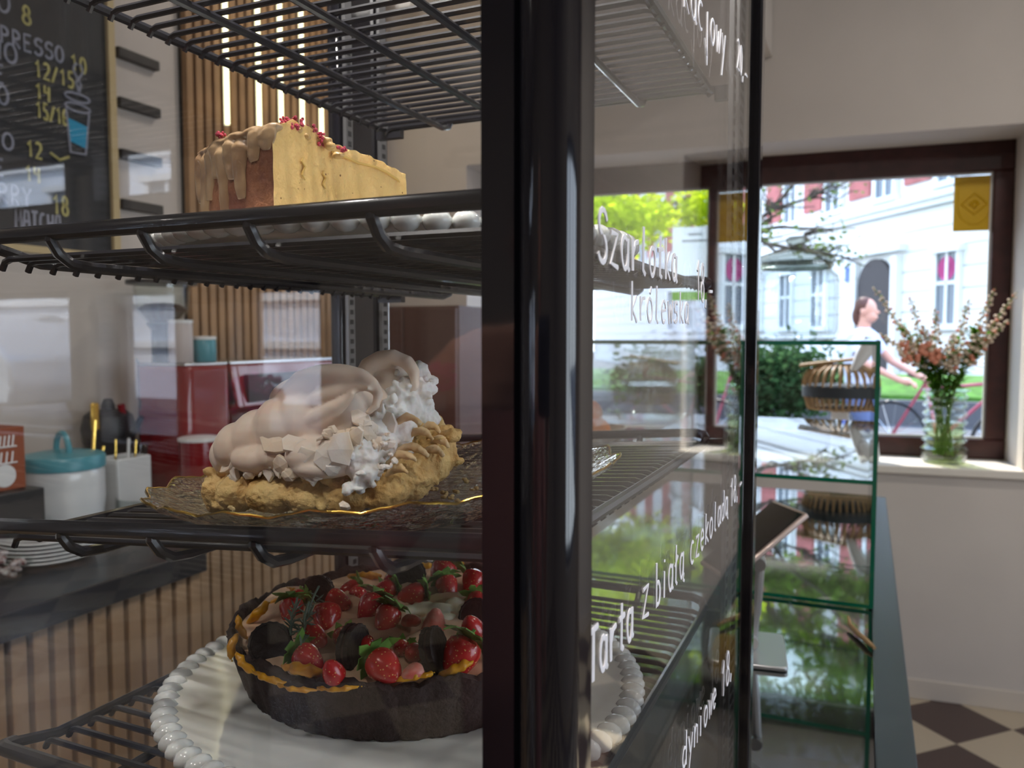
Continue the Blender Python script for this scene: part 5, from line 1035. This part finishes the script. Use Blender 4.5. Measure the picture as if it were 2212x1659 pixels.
for yy in (.18, .40):
    gh = obj('group_head', MB().lathe([(0, hm*.60), (.03, hm*.60), (.034, hm*.52), (0, hm*.52)], 24, c=(.085, yy, 0)), M['chrome'], em_)
    obj('portafilter', MB().tube([(.085, yy, hm*.50), (.14, yy, hm*.49), (.24, yy, hm*.47)], [.026, .012, .013], 12), M['black_plastic'], em_)
for (x, y) in ((-.13, .05), (.11, .05), (-.13, LY_-.05), (.11, LY_-.05)): obj('foot', MB().lathe([(0, 0), (.02, 0), (.02, .03), (0, .03)], 16, c=(x, y, 0)), M['chrome'], em_)
# red round canister
q = pl(432, 1010, -1.80)
rc_ = thing('red_canister', (q.x, q.y, CT), label='round red canister with a white rim in front of the espresso machine', category='canister'); hr_ = onX(432, 945, -1.80).z-CT
obj('can', MB().lathe([(0, 0), (.055, 0), (.058, .004), (.058, hr_-.008), (0, hr_-.008)], 40), M['red'], rc_); obj('rim', MB().lathe([(.0, hr_-.008), (.060, hr_-.008), (.060, hr_), (.052, hr_+.003), (0, hr_+.003)], 40), M['white'], rc_)
# red coffee grinder beside it
g0, g1 = onX(402, 900, -1.86), onX(505, 900, -1.86); gy = (g0.y+g1.y)/2; gh_ = onX(450, 790, -1.86).z-CT; gw = (g1.y-g0.y)/2
gr_ = thing('coffee_grinder', (-1.98, gy, CT), label='red coffee grinder with dark-lidded clear bean hopper left of the espresso machine', category='grinder')
obj('grinder_body', MB().prism([(-.10, -gw+.02), (-.08, -gw), (.10, -gw), (.12, -gw+.02), (.12, gw-.02), (.10, gw), (-.08, gw), (-.10, gw-.02)], .0, gh_), M['red'], gr_, bevel=.012)
obj('steel_tray', MB().box(-.09, .11, -gw+.01, gw-.01, gh_, gh_+.010), M['steel'], gr_, bevel=.003)
z1_ = onX(445, 700, -2.02).z-CT; z2_ = onX(445, 614, -2.02).z-CT
obj('neck', MB().lathe([(.035, gh_+.01), (.035, z1_-.02), (.05, z1_)], 30, c=(-.05, -.02, 0)), M['black_plastic'], gr_)
obj('hopper', MB().lathe([(.045, z1_), (.078, z1_+.04), (.085, z2_-.012), (.081, z2_-.012), (.074, z1_+.045), (.040, z1_)], 36, c=(-.05, -.02, 0)), M['clear_glass'], gr_)
obj('coffee_beans', MB().lathe([(0, z1_+.002), (.040, z1_+.002), (.072, z1_+.045), (.05, z1_+.06), (0, z1_+.065)], 30, c=(-.05, -.02, 0)), mat('beans', (.06, .025, .012), .5, bump=1, bscale=120), gr_, kind='stuff')
obj('lid', MB().lathe([(0, z2_-.012), (.105, z2_-.012), (.105, z2_), (0, z2_+.008)], 36, c=(-.05, -.02, 0)), M['black_plastic'], gr_)
for i, (dy, X_, col, w_) in enumerate(((-.055, .06, mat('cup_pale', (.55, .48, .46), .4), 'pale pink taller one'), (.03, .07, M['teal'], 'teal shorter one'))):
    r = thing('coffee_tin', (-1.98+X_, gy+dy, CT+gh_+.0105), label='round tin on the red grinder, %s' % w_, category='tin', group='tins on the coffee grinder'); h_ = (.12, .07)[i]
    obj('tin', MB().lathe([(0, 0), (.034, 0), (.036, .003), (.036, h_-.006), (.034, h_), (0, h_)], 30), col, r); obj('tin_lid', MB().lathe([(0, h_), (.037, h_), (.037, h_+.010), (0, h_+.012)], 30), M['white'], r)
# maroon side cupboard by the corner
cu_ = thing('cupboard', (-2.0, 3.25, FZ), label='tall dark brown cupboard in the corner beyond the slat wall', category='cupboard')
W('carcass', MB().box(-2.16, -1.62, 3.07, 3.37, FZ+.01, .13), mat('cupboard_brown', (.09, .04, .032), .4), cu_, bevel=.004)
for k, x in enumerate((-2.155, -1.887)):
    o = W('door', MB().box(x, x+.262, 3.05, 3.069, FZ+.05, .12), mat('cupboard_door', (.10, .045, .036), .35), cu_, bevel=.003)
# bare twig lying on the counter by the cabinet corner
tw = MB().tube([onX(1838, 1345, -.02), onX(1850, 1370, -.01)+Vector((0, 0, .004)), onX(1865, 1392, 0), onX(1888, 1415, .02)], [.003, .004, .004, .003], 6)
c0 = Vector((0, 1.4, CT)); 
tw = MB().tube([(-.022, .06, .014), (-.018, .035, .008), (-.004, .0, .006), (.010, -.035, .008), (.02, -.055, .006)], [.002, .004, .005, .004, .003], 7)
obj('twig', tw, M['rattan'], loc=(.004, 1.44, CT), label='curved brown twig on the counter edge below the cabinet corner', category='twig')
